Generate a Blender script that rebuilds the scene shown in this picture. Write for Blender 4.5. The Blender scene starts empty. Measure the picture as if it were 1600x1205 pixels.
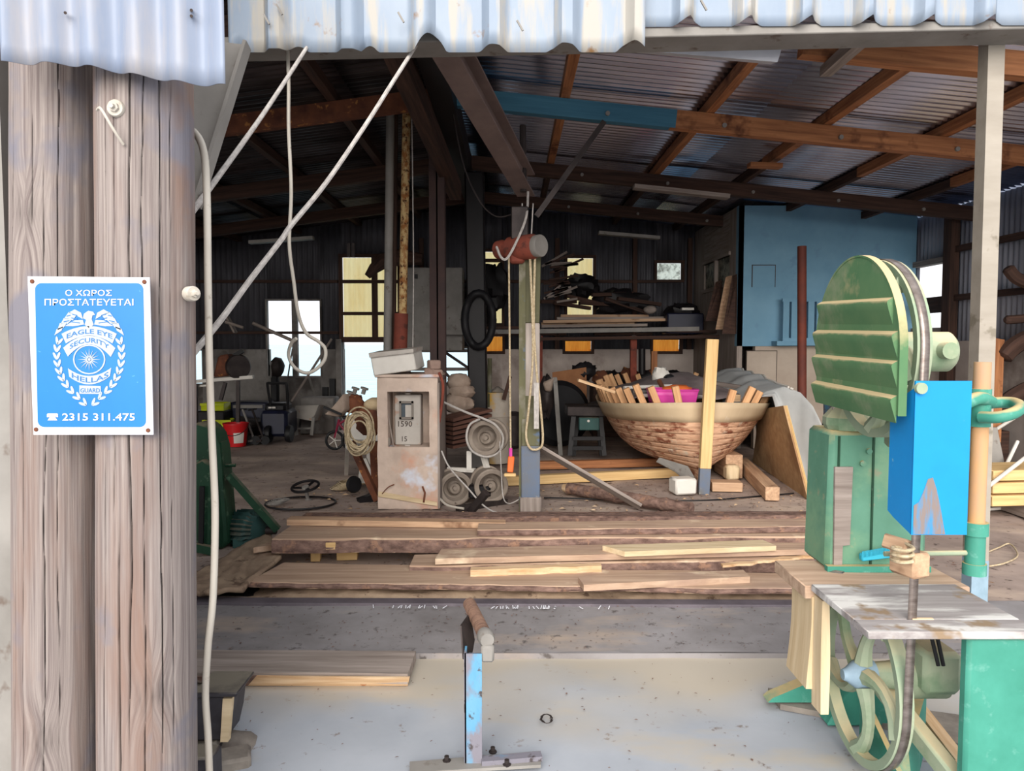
import bpy, bmesh, math, random
from math import pi, sin, cos, radians, atan, atan2, exp, sqrt
from mathutils import Vector as V, Matrix, noise as mnoise
random.seed(7)
SC = bpy.context.scene
COL = SC.collection
# ---------------------------------------------------------------- camera, world, light, exposure
FPX, HOR, EYE = 1180.0, 535.0, 1.6
TH = atan((602.5 - HOR) / FPX)
cam = bpy.data.cameras.new('camera'); cam.sensor_width = 36; cam.lens = FPX / 1600 * 36; cam.clip_end = 2000; cam.clip_start = .05
co = bpy.data.objects.new('camera', cam); COL.objects.link(co)
co.location = (0, 0, EYE); co.rotation_euler = (pi / 2 - TH, 0, 0); SC.camera = co
wd = bpy.data.worlds.new('overcast_sky'); SC.world = wd; wd.use_nodes = True
bg = wd.node_tree.nodes['Background']; bg.inputs[0].default_value = (.96, .965, 1.0, 1); bg.inputs[1].default_value = 1.1
sl = bpy.data.lights.new('interior_fill_sun', 'SUN'); sl.energy = 4.2; sl.angle = radians(50); sl.color = (1, .95, .88)  # added wide sun lamp that brightens the shed interior
so = bpy.data.objects.new('interior_fill_sun', sl); COL.objects.link(so); so.rotation_euler = (radians(69), 0, radians(-8))
SC.view_settings.view_transform = 'Standard'; SC.view_settings.look = 'None'
SC.view_settings.gamma = 1; SC.view_settings.use_curve_mapping = False; SC.view_settings.exposure = 0.38

# ---------------------------------------------------------------- measuring helpers
def ray(px, py):
    dx, dy = (px - 800) / FPX, (602.5 - py) / FPX
    return V((dx, cos(TH) + dy * sin(TH), -sin(TH) + dy * cos(TH)))
def P(px, py, d):
    r = ray(px, py); return V((0, 0, EYE)) + r * (d / r.y)
def F(px, py, z=0.0):
    r = ray(px, py); return V((0, 0, EYE)) + r * ((z - EYE) / r.z)
def lin(c):
    return tuple(((x / 255) / 12.92 if x / 255 <= .04045 else (((x / 255) + .055) / 1.055) ** 2.4) for x in c) + (1,)
def ns(x, y=0, z=0): return mnoise.noise(V((x, y, z)))

# ---------------------------------------------------------------- mesh builder
class MB:
    def __init__(s): s.v = []; s.f = []; s.g = []; s.d = []
    def add(s, vs, fs, gs=None, dk=None):
        o = len(s.v); s.v += [V(p) for p in vs]; s.f += [tuple(i + o for i in f) for f in fs]
        s.g += [V(p) for p in (gs if gs else vs)]; s.d += dk if dk else [0.0] * len(vs); return s
    def box(s, c, sz, rz=0.0, rx=0.0, ry=0.0):
        R = Matrix.Rotation(rz, 3, 'Z') @ Matrix.Rotation(ry, 3, 'Y') @ Matrix.Rotation(rx, 3, 'X'); c = V(c)
        h = [V((x * sz[0] / 2, y * sz[1] / 2, z * sz[2] / 2)) for x in (-1, 1) for y in (-1, 1) for z in (-1, 1)]
        q = random.random() * 20; ax = max(range(3), key=lambda i: sz[i])
        g = [V((p[ax] + q, p[(ax + 1) % 3] + q, p[(ax + 2) % 3])) for p in h]
        return s.add([c + R @ p for p in h], [(0, 1, 3, 2), (4, 6, 7, 5), (0, 4, 5, 1), (2, 3, 7, 6), (0, 2, 6, 4), (1, 5, 7, 3)], g)
    def bb(s, x0, x1, y0, y1, z0, z1): return s.box(((x0 + x1) / 2, (y0 + y1) / 2, (z0 + z1) / 2), (x1 - x0, y1 - y0, z1 - z0))
    def beam(s, p0, p1, w, h, up=(0, 0, 1), seg=1, jit=0.0, w1=None, h1=None):
        p0, p1 = V(p0), V(p1); L = (p1 - p0).length; a = (p1 - p0) / L; u = V(up)
        if abs(a.dot(u)) > .98: u = V((0, 1, 0)) if abs(a.y) < .9 else V((1, 0, 0))
        b = a.cross(u).normalized(); u = b.cross(a); q = random.random() * 50
        vs, gs, fs = [], [], []
        for i in range(seg + 1):
            t = i / seg; ww = w + ((w1 if w1 else w) - w) * t; hh = h + ((h1 if h1 else h) - h) * t
            for (sx, sz) in ((-1, -1), (1, -1), (1, 1), (-1, 1)):
                j = V((0, 0, 0))
                if jit: j = b * jit * ns(q + L * t * 2.2, sx * 7, 3) + u * jit * .4 * ns(q + L * t * 2.7, sz * 5, 9)
                vs.append(p0 + a * L * t + b * sx * ww / 2 + u * sz * hh / 2 + j); gs.append(V((q + L * t, sx * ww / 2 + q, sz * hh / 2)))
        for i in range(seg):
            k = i * 4
            for e in range(4): fs.append((k + e, k + (e + 1) % 4, k + 4 + (e + 1) % 4, k + 4 + e))
        fs += [(3, 2, 1, 0), tuple(seg * 4 + e for e in range(4))]
        return s.add(vs, fs, gs)
    def tube(s, pts, r, n=8, closed=False, sm=0):
        pts = [V(p) for p in pts]
        if sm: pts = spline(pts, sm, closed)
        m = len(pts); rs = r if isinstance(r, (list, tuple)) else [r] * m
        if len(rs) != m: rs = [rs[0] + (rs[-1] - rs[0]) * i / (m - 1) for i in range(m)]
        vs, gs, fs = [], [], []; u = None; L = 0; q = random.random() * 30
        for i in range(m):
            a = (pts[(i + 1) % m] - pts[i - 1]) if closed else (pts[min(i + 1, m - 1)] - pts[max(i - 1, 0)])
            a = a.normalized() if a.length > 1e-9 else V((0, 0, 1))
            if u is None: u = a.orthogonal().normalized()
            u = (u - a * a.dot(u)); u = u.normalized() if u.length > 1e-6 else a.orthogonal().normalized()
            b = a.cross(u)
            if i: L += (pts[i] - pts[i - 1]).length
            for k in range(n):
                t = 2 * pi * k / n
                vs.append(pts[i] + (u * cos(t) + b * sin(t)) * rs[i]); gs.append(V((L + q, rs[i] * cos(t), rs[i] * sin(t))))
        for i in range(m if closed else m - 1):
            j = (i + 1) % m
            for k in range(n): fs.append((i * n + k, i * n + (k + 1) % n, j * n + (k + 1) % n, j * n + k))
        if not closed: fs += [tuple(range(n - 1, -1, -1)), tuple((m - 1) * n + k for k in range(n))]
        return s.add(vs, fs, gs)
    def cyl(s, p0, p1, r, n=20, r1=None): return s.tube([p0, p1], [r, r1 if r1 is not None else r], n)
    def lathe(s, prof, o, axis=(0, 0, 1), n=24, close=True):
        o = V(o); a = V(axis).normalized(); u = a.orthogonal().normalized(); b = a.cross(u); vs, gs, fs = [], [], []
        for (r, h) in prof:
            for k in range(n):
                t = 2 * pi * k / n; vs.append(o + a * h + (u * cos(t) + b * sin(t)) * max(r, 1e-4)); gs.append(V((h, r * cos(t), r * sin(t))))
        m = len(prof)
        for i in range(m - 1):
            for k in range(n): fs.append((i * n + k, i * n + (k + 1) % n, (i + 1) * n + (k + 1) % n, (i + 1) * n + k))
        if close: fs += [tuple(range(n - 1, -1, -1)), tuple((m - 1) * n + k for k in range(n))]
        return s.add(vs, fs, gs)
    def prism(s, poly, off, gs=None):
        n = len(poly); poly = [V(p) for p in poly]; off = V(off)
        fs = [tuple(range(n - 1, -1, -1)), tuple(range(n, 2 * n))] + [(i, (i + 1) % n, n + (i + 1) % n, n + i) for i in range(n)]
        return s.add(poly + [p + off for p in poly], fs)
    def surf(s, fn, nu, nv, cu=False, gfn=None, dfn=None):
        vs, gs, dk, fs = [], [], [], []
        for i in range(nu + 1 - (1 if cu else 0)):
            for j in range(nv + 1):
                p = V(fn(i / nu, j / nv)); vs.append(p); gs.append(V(gfn(i / nu, j / nv)) if gfn else p); dk.append(dfn(i / nu, j / nv) if dfn else 0.0)
        w = nv + 1
        for i in range(nu):
            k = (i + 1) % nu if cu else i + 1
            for j in range(nv): fs.append((i * w + j, k * w + j, k * w + j + 1, i * w + j + 1))
        return s.add(vs, fs, gs, dk)
    def blob(s, c, r, n=12, amp=.15, sc=2.0, seed=0):
        c = V(c); r = V(r) if not isinstance(r, (int, float)) else V((r, r, r))
        def fn(u, v):
            th, ph = 2 * pi * u, pi * (v * .98 + .01); d = V((cos(th) * sin(ph), sin(th) * sin(ph), cos(ph)))
            k = 1 + amp * ns(d.x * sc + seed, d.y * sc, d.z * sc); return c + V((d.x * r.x, d.y * r.y, d.z * r.z)) * k
        return s.surf(fn, n, n // 2 + 2, cu=True)
    def build(s, name, mat, parent=None, local=False, bev=0.0, solid=0.0, flat=False, ang=38, kind=None, label=None, sub=0):
        me = bpy.data.meshes.new(name)
        vs = s.v
        if parent is not None and not local:
            Mi = world(parent).inverted(); vs = [Mi @ p for p in vs]
        me.from_pydata([tuple(p) for p in vs], [], s.f)
        at = me.attributes.new('gc', 'FLOAT_VECTOR', 'POINT'); at.data.foreach_set('vector', [c for p in s.g for c in p])
        if any(s.d):
            a2 = me.attributes.new('dk', 'FLOAT', 'POINT'); a2.data.foreach_set('value', s.d)
        bm = bmesh.new(); bm.from_mesh(me)
        bmesh.ops.recalc_face_normals(bm, faces=bm.faces)
        if bev:
            bmesh.ops.bevel(bm, geom=[e for e in bm.edges if len(e.link_faces) == 2 and e.calc_face_angle(0) > .5], offset=bev, segments=1, affect='EDGES', clamp_overlap=True)
        bm.to_mesh(me); bm.free()
        me.polygons.foreach_set('use_smooth', [not flat] * len(me.polygons))
        if not flat: me.set_sharp_from_angle(angle=radians(ang))
        o = bpy.data.objects.new(name, me); COL.objects.link(o)
        me.materials.append(mat)
        if parent is not None: o.parent = parent
        if solid:
            md = o.modifiers.new('thickness', 'SOLIDIFY'); md.thickness = solid; md.offset = 0
        if kind: o['kind'] = kind
        if label: o['label'] = label
        return o
def world(o):
    m = Matrix.Identity(4)
    while o is not None:
        m = Matrix.LocRotScale(o.location, o.rotation_euler, o.scale) @ m; o = o.parent
    return m
def spline(p, k, closed=False):
    out = []; n = len(p)
    for i in range(n if closed else n - 1):
        g = (lambda j: p[j % n]) if closed else (lambda j: p[max(0, min(n - 1, j))])
        a, b, c, d = g(i - 1), g(i), g(i + 1), g(i + 2)
        for q in range(k):
            t = q / k; out.append(.5 * ((2 * b) + (c - a) * t + (2 * a - 5 * b + 4 * c - d) * t * t + (3 * b - a - 3 * c + d) * t ** 3))
    if not closed: out.append(p[-1])
    return out
def tag(o, label, cat, group=None, kind=None):
    o['label'] = label; o['category'] = cat
    if group: o['group'] = group
    if kind: o['kind'] = kind
    return o
def thing(name, label, cat, loc=(0, 0, 0), rz=0.0, group=None):
    o = bpy.data.objects.new(name, None); COL.objects.link(o); o.location = loc; o.rotation_euler = (0, 0, rz)
    o.empty_display_size = .1
    return tag(o, label, cat, group)
def struct(name, loc=(0, 0, 0)):
    o = bpy.data.objects.new(name, None); COL.objects.link(o); o.location = loc; o['kind'] = 'structure'; return o
def solo(mb, name, mat, label, cat, group=None, **k): return tag(mb.build(name, mat, **k), label, cat, group)

# ---------------------------------------------------------------- materials
def M(name, c1, c2=None, st=(1, 1, 1), sc=5, det=5, rough=.8, bump=.3, bd=.01, metal=0, c3=None, s3=2.0, t3=(.52, .62), st3=(1, 1, 1),
      dust=None, dn=(.3, .75), spec=.3, con=(.3, .7), dkc=None, trans=None, c4=None, s4=8.0, t4=(.6, .66)):
    m = bpy.data.materials.new(name); m.use_nodes = True; T = m.node_tree; N = T.nodes; L = T.links
    b = N['Principled BSDF']; b.inputs['Roughness'].default_value = rough; b.inputs['Metallic'].default_value = metal
    b.inputs['Specular IOR Level'].default_value = spec
    at = N.new('ShaderNodeAttribute'); at.attribute_name = 'gc'
    def noi(scale, stv, d=5):
        mp = N.new('ShaderNodeMapping'); mp.inputs['Scale'].default_value = stv; L.new(at.outputs['Vector'], mp.inputs[0])
        n = N.new('ShaderNodeTexNoise'); n.inputs['Scale'].default_value = scale; n.inputs['Detail'].default_value = d; n.inputs['Roughness'].default_value = .62
        L.new(mp.outputs[0], n.inputs['Vector']); return n.outputs[0]
    def rng(v, a, z, inv=False):
        r = N.new('ShaderNodeMapRange'); r.inputs[1].default_value = a; r.inputs[2].default_value = z
        if inv: r.inputs[3].default_value = 1; r.inputs[4].default_value = 0
        L.new(v, r.inputs[0]); return r.outputs[0]
    def mix(f, a, c):
        x = N.new('ShaderNodeMix'); x.data_type = 'RGBA'; L.new(f, x.inputs[0])
        for i, q in ((6, a), (7, c)):
            if isinstance(q, tuple): x.inputs[i].default_value = q
            else: L.new(q, x.inputs[i])
        return x.outputs[2]
    n1 = noi(sc, st, det)
    col = mix(rng(n1, *con), lin(c1), lin(c2 if c2 else c1))
    if c3: col = mix(rng(noi(s3, st3, 6), *t3), col, lin(c3))
    if c4: col = mix(rng(noi(s4, (1, 1, 1), 4), *t4), col, lin(c4))
    if dust:
        g = N.new('ShaderNodeNewGeometry'); sp = N.new('ShaderNodeSeparateXYZ'); L.new(g.outputs['Normal'], sp.inputs[0])
        a = N.new('ShaderNodeMath'); a.operation = 'MULTIPLY_ADD'; L.new(noi(6, (1, 1, 1), 5), a.inputs[0]); a.inputs[1].default_value = 1.2; L.new(sp.outputs[2], a.inputs[2])
        col = mix(rng(a.outputs[0], dn[0] + .6, dn[1] + .6), col, lin(dust))
    if dkc:
        a = N.new('ShaderNodeAttribute'); a.attribute_name = 'dk'; col = mix(rng(a.outputs['Fac'], 0, 1), col, lin(dkc))
    if isinstance(col, tuple): b.inputs['Base Color'].default_value = col
    else: L.new(col, b.inputs['Base Color'])
    if bump:
        bp = N.new('ShaderNodeBump'); bp.inputs['Strength'].default_value = bump; bp.inputs['Distance'].default_value = bd; L.new(n1, bp.inputs['Height']); L.new(bp.outputs[0], b.inputs['Normal'])
    if trans:
        tr = N.new('ShaderNodeBsdfTranslucent'); ms = N.new('ShaderNodeMixShader'); ms.inputs[0].default_value = trans
        L.new(col, tr.inputs[0]) if not isinstance(col, tuple) else None
        L.new(b.outputs[0], ms.inputs[1]); L.new(tr.outputs[0], ms.inputs[2]); L.new(ms.outputs[0], N['Material Output'].inputs[0])
    return m
WG = (1.5, 28, 28)   # grain stretch along the first axis
m_log = M('weathered_log', (147, 137, 132), (107, 96, 94), st=(.9, 62, 62), sc=1.7, det=7, con=(.36, .66), rough=.9, bump=.55, bd=.004, c3=(126, 104, 94), s3=.9, t3=(.5, .66), st3=(.6, 5, 5), dkc=(28, 23, 21), c4=(113, 110, 118), s4=2.2, t4=(.54, .64))
m_blue = M('sign_blue', (27, 106, 176), (32, 115, 184), sc=3, rough=.35, bump=0, c4=(81, 148, 198), s4=30, t4=(.7, .74))
m_white = M('white_paint', (202, 202, 207), (184, 184, 191), sc=4, rough=.4, bump=.02)
m_print = M('white_print', (166, 174, 182), (151, 163, 176), sc=30, rough=.4, bump=0)
m_cable = M('white_cable', (199, 193, 182), (164, 156, 145), st=(.6, 4, 4), sc=3, rough=.5, bump=.05, c4=(140, 128, 113), s4=18, t4=(.62, .7))
m_rope = M('grey_rope', (196, 190, 184), (150, 144, 140), st=(3, 8, 8), sc=9, rough=.9, bump=.5, bd=.003)
m_ropeb = M('beige_rope', (206, 190, 160), (150, 130, 100), st=(6, 8, 8), sc=9, rough=.9, bump=.4, bd=.003)
m_zincb = M('pale_blue_sheet', (141, 152, 166), (127, 141, 159), st=(1, 1, .5), sc=3, rough=.42, bump=.03, c3=(159, 155, 148), s3=2.6, t3=(.5, .6), st3=(2.6, 1, .3), c4=(133, 102, 69), s4=5.5, t4=(.635, .72))
m_zincl = M('galvanised_sheet', (137, 146, 163), (122, 133, 154), st=(1, 1, .3), sc=4, rough=.4, bump=.02, c3=(152, 150, 154), s3=2.0, t3=(.48, .62), st3=(3, 1, .4), c4=(145, 115, 85), s4=4.5, t4=(.68, .74))
m_roof = M('roof_zinc', (216, 227, 253), (189, 198, 224), st=(.4, 3, 1), sc=3, rough=.27, metal=1.0, bump=0)
m_roofd = M('roof_zinc_shaded', (96, 92, 96), (40, 37, 39), st=(.4, 3, 1), sc=2, rough=.4, metal=.8, bump=.02)  # darker copy of the roof zinc, left slope's shade put into the colour
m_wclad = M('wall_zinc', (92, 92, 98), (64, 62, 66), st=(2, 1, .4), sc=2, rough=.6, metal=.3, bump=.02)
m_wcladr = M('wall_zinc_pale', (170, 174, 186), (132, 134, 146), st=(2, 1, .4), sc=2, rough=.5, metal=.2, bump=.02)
m_conc = M('grey_concrete', (142, 138, 134), (110, 104, 100), sc=3, rough=.95, bump=.4, bd=.01, c3=(90, 84, 80), s3=1.2)
m_plaster = M('limewashed_wall', (196, 184, 176), (168, 154, 146), sc=2.2, rough=.95, bump=.2, c3=(126, 112, 104), s3=1.1, t3=(.55, .75))
m_cream = M('cream_wall', (186, 172, 158), (166, 150, 136), sc=2, rough=.9, bump=.1)
m_bluewall = M('blue_painted_board', (122, 164, 188), (106, 150, 176), sc=2, rough=.7, bump=.05, c4=(110, 150, 176), s4=3)
m_wood = M('tan_wood', (206, 172, 140), (160, 126, 100), st=WG, sc=1.0, rough=.85, bump=.3, bd=.004, c4=(120, 88, 66), s4=3, t4=(.6, .7))
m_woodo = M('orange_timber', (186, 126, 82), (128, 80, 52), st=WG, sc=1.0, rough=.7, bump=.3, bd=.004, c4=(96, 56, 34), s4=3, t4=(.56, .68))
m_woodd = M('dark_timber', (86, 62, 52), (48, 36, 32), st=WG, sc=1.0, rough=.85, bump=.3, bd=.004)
m_woodg = M('grey_timber', (164, 152, 144), (118, 106, 98), st=WG, sc=1.0, rough=.9, bump=.3, bd=.004)
m_woody = M('fresh_yellow_timber', (226, 194, 140), (200, 162, 108), st=WG, sc=1.0, rough=.7, bump=.2, bd=.003)
m_plank = M('sawn_plank', (199, 171, 147), (160, 131, 109), st=(1.2, 22, 22), sc=1.1, rough=.9, bump=.3, bd=.004, c3=(164, 136, 120), s3=1.6, t3=(.52, .7), c4=(222, 200, 172), s4=2.4, t4=(.6, .7))
m_bark = M('bark', (146, 118, 106), (84, 64, 58), st=(5, 9, 9), sc=2.4, rough=.95, bump=.9, bd=.02, c4=(150, 116, 96), s4=9, t4=(.58, .66))
m_pale = M('split_sapwood', (232, 204, 168), (188, 146, 104), st=(2, 26, 26), sc=1, rough=.85, bump=.3)
m_ply = M('plywood', (190, 160, 122), (164, 132, 96), st=(1, 8, 8), sc=1.4, rough=.8, bump=.1, c3=(150, 116, 84), s3=1.4)
m_tgreen = M('saw_green', (98, 146, 124), (82, 128, 106), sc=5, rough=.6, bump=.1, c3=(114, 153, 123), s3=3.5, t3=(.5, .66), dust=(190, 169, 123), dn=(.45, .95), c4=(138, 145, 120), s4=14, t4=(.6, .7))
m_guard = M('guard_green', (72, 112, 77), (96, 127, 88), sc=3.2, rough=.8, bump=.1, c3=(131, 140, 112), s3=4.5, t3=(.5, .7), dust=(191, 171, 131), dn=(.1, .5))
m_teal = M('saw_teal', (70, 146, 128), (58, 130, 112), sc=6, rough=.55, bump=.15, c4=(101, 158, 144), s4=16, t4=(.58, .72), dust=(190, 169, 123), dn=(.5, .95))
m_dusty = M('dusty_cast_iron', (136, 156, 132), (160, 164, 140), sc=4, rough=.85, bump=.3, c3=(112, 138, 108), s3=3, t3=(.5, .65), dust=(204, 188, 152), dn=(.45, 1.1))
m_bblue = M('bright_blue_guard', (20, 138, 208), (17, 129, 197), sc=4, rough=.45, bump=.06, c4=(110, 171, 202), s4=26, t4=(.69, .74))
m_steel = M('worn_steel', (150, 140, 134), (104, 92, 86), st=(3, 3, 3), sc=5, rough=.35, metal=.7, bump=.05)
m_steeld = M('dark_steel', (70, 62, 60), (44, 38, 38), sc=6, rough=.55, metal=.4, bump=.15)
m_steelg = M('grey_painted_steel', (143, 139, 134), (118, 114, 109), sc=3, rough=.6, bump=.1, c4=(101, 89, 81), s4=7, t4=(.62, .7))
m_post = M('post_paint', (157, 149, 138), (141, 133, 122), st=(1, 4, 4), sc=2, rough=.6, bump=.05, c4=(120, 112, 99), s4=4)
m_rust = M('rusty_steel', (128, 78, 54), (84, 52, 42), sc=6, rough=.9, bump=.5, c4=(176, 118, 66), s4=9)
m_rustp = M('rust_flaked_pipe', (200, 172, 122), (150, 98, 54), st=(2, 3, 3), sc=7, rough=.85, bump=.5, con=(.42, .6), c4=(74, 44, 30), s4=22, t4=(.56, .64))
m_dark = M('black_steel_and_shade', (30, 26, 28), (18, 16, 18), sc=4, rough=.5, bump=.1)  # black steel parts, and the painted-in shade of the floor pit
m_black = M('black_rubber', (26, 25, 28), (18, 18, 20), sc=6, rough=.55, bump=.05)
m_navy = M('navy_plastic', (30, 34, 58), (22, 24, 40), sc=4, rough=.4, bump=.02)
m_dkgreen = M('dark_green_machine', (34, 74, 52), (24, 54, 38), sc=4, rough=.6, bump=.15, c4=(78, 104, 82), s4=8, dust=(124, 116, 96), dn=(.5, .95))
m_motor = M('teal_motor', (56, 92, 88), (44, 74, 72), sc=4, rough=.6, bump=.1, dust=(110, 106, 92), dn=(.5, .95))
m_red = M('red_plastic', (206, 34, 38), (186, 26, 30), sc=3, rough=.4, bump=0)
m_lime = M('lime_plastic', (198, 208, 30), (176, 188, 24), sc=3, rough=.5, bump=0)
m_pink = M('pink_plastic', (226, 84, 172), (210, 66, 156), sc=3, rough=.35, bump=0)
m_orange = M('orange_plastic', (232, 120, 60), (214, 98, 44), sc=3, rough=.5, bump=0)
m_hoist = M('hoist_red_rust', (140, 70, 54), (104, 54, 44), sc=5, rough=.8, bump=.3, c4=(84, 48, 40), s4=7)
m_gpost = M('green_post_paint', (104, 102, 74), (84, 82, 62), st=(1, 4, 4), sc=2.2, rough=.75, bump=.15, c3=(140, 134, 124), s3=1.3, t3=(.56, .66), c4=(90, 110, 140), s4=3.3, t4=(.6, .68))
m_bpost = M('blue_post_paint', (98, 112, 134), (112, 110, 108), sc=4, rough=.8, bump=.2, c4=(150, 148, 140), s4=7)
m_kiosk = M('stained_concrete', (210, 190, 175), (171, 152, 139), sc=3.2, rough=.95, bump=.5, bd=.012, c3=(203, 150, 124), s3=1.7, t3=(.54, .7), c4=(201, 203, 212), s4=2.6, t4=(.58, .68))
m_meter = M('grey_meter_plastic', (184, 178, 170), (166, 158, 150), sc=4, rough=.55, bump=.03, c4=(170, 140, 122), s4=5)
m_drum = M('cement_grey_roller', (156, 144, 132), (122, 110, 100), sc=4, rough=.9, bump=.2)
m_hull = M('scraped_hull', (240, 199, 165), (188, 139, 109), st=(3, 1, 26), sc=2.2, rough=.85, bump=.3, bd=.004, c3=(138, 82, 60), s3=4, t3=(.52, .62), st3=(1, 1, 2.5), c4=(210, 190, 167), s4=4, t4=(.6, .68))
m_strake = M('primed_strake', (206, 184, 152), (188, 164, 132), sc=2.5, rough=.75, bump=.05, c4=(220, 208, 190), s4=3)
m_rib = M('new_rib_timber', (222, 178, 132), (184, 132, 92), st=WG, sc=1, rough=.8, bump=.2, bd=.003)
m_tarp = M('silver_tarp', (171, 172, 171), (153, 155, 155), sc=3, rough=.5, bump=.15, bd=.02)
m_canvas = M('dirty_canvas', (176, 158, 144), (130, 112, 98), sc=4, rough=.95, bump=.4)
m_bstand = M('flaking_blue_steel', (83, 141, 177), (101, 150, 177), st=(2, 6, 6), sc=3, rough=.6, bump=.3, c3=(120, 117, 126), s3=7, t3=(.42, .52), st3=(.5, 1, 1), c4=(72, 65, 65), s4=18, t4=(.57, .63))
m_iron = M('cast_iron', (82, 80, 86), (54, 52, 56), sc=5, rough=.5, metal=.5, bump=.3, dust=(150, 142, 128), dn=(.5, 1.0))
m_stone = M('rough_stone', (150, 142, 132), (104, 96, 90), sc=6, rough=.95, bump=.6)
m_dust = M('sawdust_crust', (172, 150, 126), (134, 112, 94), sc=5, rough=1, bump=.8, bd=.02, c4=(104, 84, 70), s4=7)
m_table = M('worn_table_board', (164, 158, 156), (129, 121, 120), st=(1.5, 20, 20), sc=1.2, rough=.8, bump=.25, bd=.004, c3=(204, 201, 197), s3=3.2, t3=(.5, .62), st3=(.6, 3, 1), c4=(138, 118, 96), s4=4)
m_yel = M('yellow_translucent', (250, 226, 172), (240, 206, 142), st=(2, 1, .6), sc=2, rough=.6, bump=0, c4=(206, 160, 96), s4=2, t4=(.64, .8), trans=.8)
m_ora = M('amber_translucent', (230, 150, 60), (200, 116, 40), st=(4, 1, .6), sc=2, rough=.6, bump=0, trans=.75)
m_glasspat = M('figured_glass', (236, 232, 216), (140, 136, 124), sc=7, rough=.3, bump=0, trans=.8, con=(.45, .6))
m_sea = M('sea_water', (112, 172, 190), (156, 200, 210), st=(.25, 1.6, 1), sc=.8, rough=.25, bump=.15, bd=.3, spec=.5)
m_rail = M('rail_steel', (116, 108, 114), (88, 82, 88), sc=5, rough=.6, metal=.2, bump=.2)
m_chalk = M('chalk_flakes', (228, 228, 234), rough=.9, bump=0)
m_ink = M('black_ink', (70, 60, 56), rough=.9, bump=0)
m_brush = M('turquoise_plastic', (60, 180, 206), (50, 160, 190), rough=.5, bump=0)
m_beige = M('beige_split_wood', (222, 202, 168), (190, 166, 130), st=(1.2, 14, 14), sc=1.4, rough=.9, bump=.4, bd=.006)
m_hubw = M('pale_blue_hub', (150, 172, 190), (122, 146, 160), sc=6, rough=.6, bump=.2)
m_tubeo = M('ochre_tube', (208, 156, 96), (170, 140, 118), st=(1, 3, 3), sc=2.2, rough=.7, bump=.15, c4=(150, 150, 150), s4=4)
m_plastw = M('white_plastic', (222, 218, 210), (200, 194, 186), sc=3, rough=.5, bump=0)
m_brick = M('dull_brick', (156, 132, 120), (120, 98, 88), sc=6, rough=.95, bump=.4)
m_screen = M('meter_glass', (96, 104, 110), (60, 66, 72), sc=2, rough=.15, bump=0)

def ground_mat(name, base1, base2, dusts, thr, spots, sc=1.6):
    m = M(name, base1, base2, sc=sc, det=9, rough=.95, bump=.35, bd=.008, c3=dusts, s3=1.3, t3=thr, st3=(.7, 1.5, 1), c4=spots, s4=11, t4=(.6, .7)); return m
m_floor = ground_mat('trodden_earth', (178, 160, 150), (136, 120, 112), (192, 172, 156), (.5, .66), (92, 78, 72))
m_slab = ground_mat('threshold_concrete', (150, 146, 147), (116, 111, 110), (166, 150, 136), (.54, .7), (92, 86, 84))
m_apron = M('apron_concrete', (171, 175, 182), (153, 158, 166), sc=1.6, det=9, rough=.95, bump=.3, bd=.006, c3=(179, 170, 156), s3=1.3, t3=(.54, .7), st3=(.7, 1.5, 1), dkc=(179, 168, 151), c4=(132, 124, 120), s4=13, t4=(.64, .71))
m_apron2 = ground_mat('apron_concrete_dusty', (196, 182, 162), (176, 164, 148), (178, 178, 180), (.55, .68), (110, 98, 88))

m_ground = M('pale_ground', (184, 184, 184), (168, 168, 168), sc=1, rough=.95, bump=0)

m_wash = M('whitewashed_timber', (190, 180, 172), (160, 148, 140), st=(1, 4, 4), sc=3, rough=.9, bump=.15)
m_redwood = M('red_brown_board', (110, 76, 62), (74, 50, 44), st=WG, sc=1, rough=.9, bump=.2)
m_frame = M('meter_frame', (120, 112, 104), rough=.6, bump=0)

m_worn = M('worn_blue_metal', (60, 128, 172), (124, 112, 108), st=(9, 1, 1.6), sc=4, rough=.6, bump=.1, con=(.36, .54))
# ================================================================= the setting
ROOF_R, ROOF_L, XR = .1, .13, -.62
def roofz(x): return 4.07 - (ROOF_R * x if x > XR else ROOF_R * XR + ROOF_L * (XR - x))
def sheet(x0, x1, y0, y1, amp=.014, per=.106):
    n = max(2, int((y1 - y0) / per * 8)); b = MB()
    def fn(u, v):
        x, y = x0 + (x1 - x0) * v, y0 + (y1 - y0) * u
        return (x, y, roofz(x) + amp * cos(2 * pi * y / per))
    return b.surf(fn, n, 3)
ceil = struct('ceiling')
for (a, b_) in ((XR, 2.4), (2.4, 6.4)):
    sheet(a + (.0 if a > 0 else 0), b_, 4.5, 14.1).build('roof_sheet', m_roof, ceil, solid=.002)
for (a, b_, y0) in ((-1.55, XR, 4.5), (-4.2, -1.55, 2.1), (-7.1, -4.2, 2.1)):
    sheet(a, b_, y0, 14.1).build('roof_sheet', m_roofd, ceil, solid=.002, label='corrugated roof sheet with shade put into its dark colour')
for x in (.5, 1.87, 2.98, 4.09, 5.2):
    z = roofz(x) - .07
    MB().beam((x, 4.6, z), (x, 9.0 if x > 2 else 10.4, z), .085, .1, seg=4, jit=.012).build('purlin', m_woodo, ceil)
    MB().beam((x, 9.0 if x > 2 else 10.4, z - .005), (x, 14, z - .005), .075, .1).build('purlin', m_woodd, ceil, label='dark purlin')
for x in (-1.7, -2.8, -3.9, -5.0, -6.1):
    z = roofz(x) - .07; MB().beam((x, 4.6 if x > -2 else 2.3, z), (x, 14, z), .085, .1).build('purlin', m_woodd, ceil, label='dark purlin')
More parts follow.
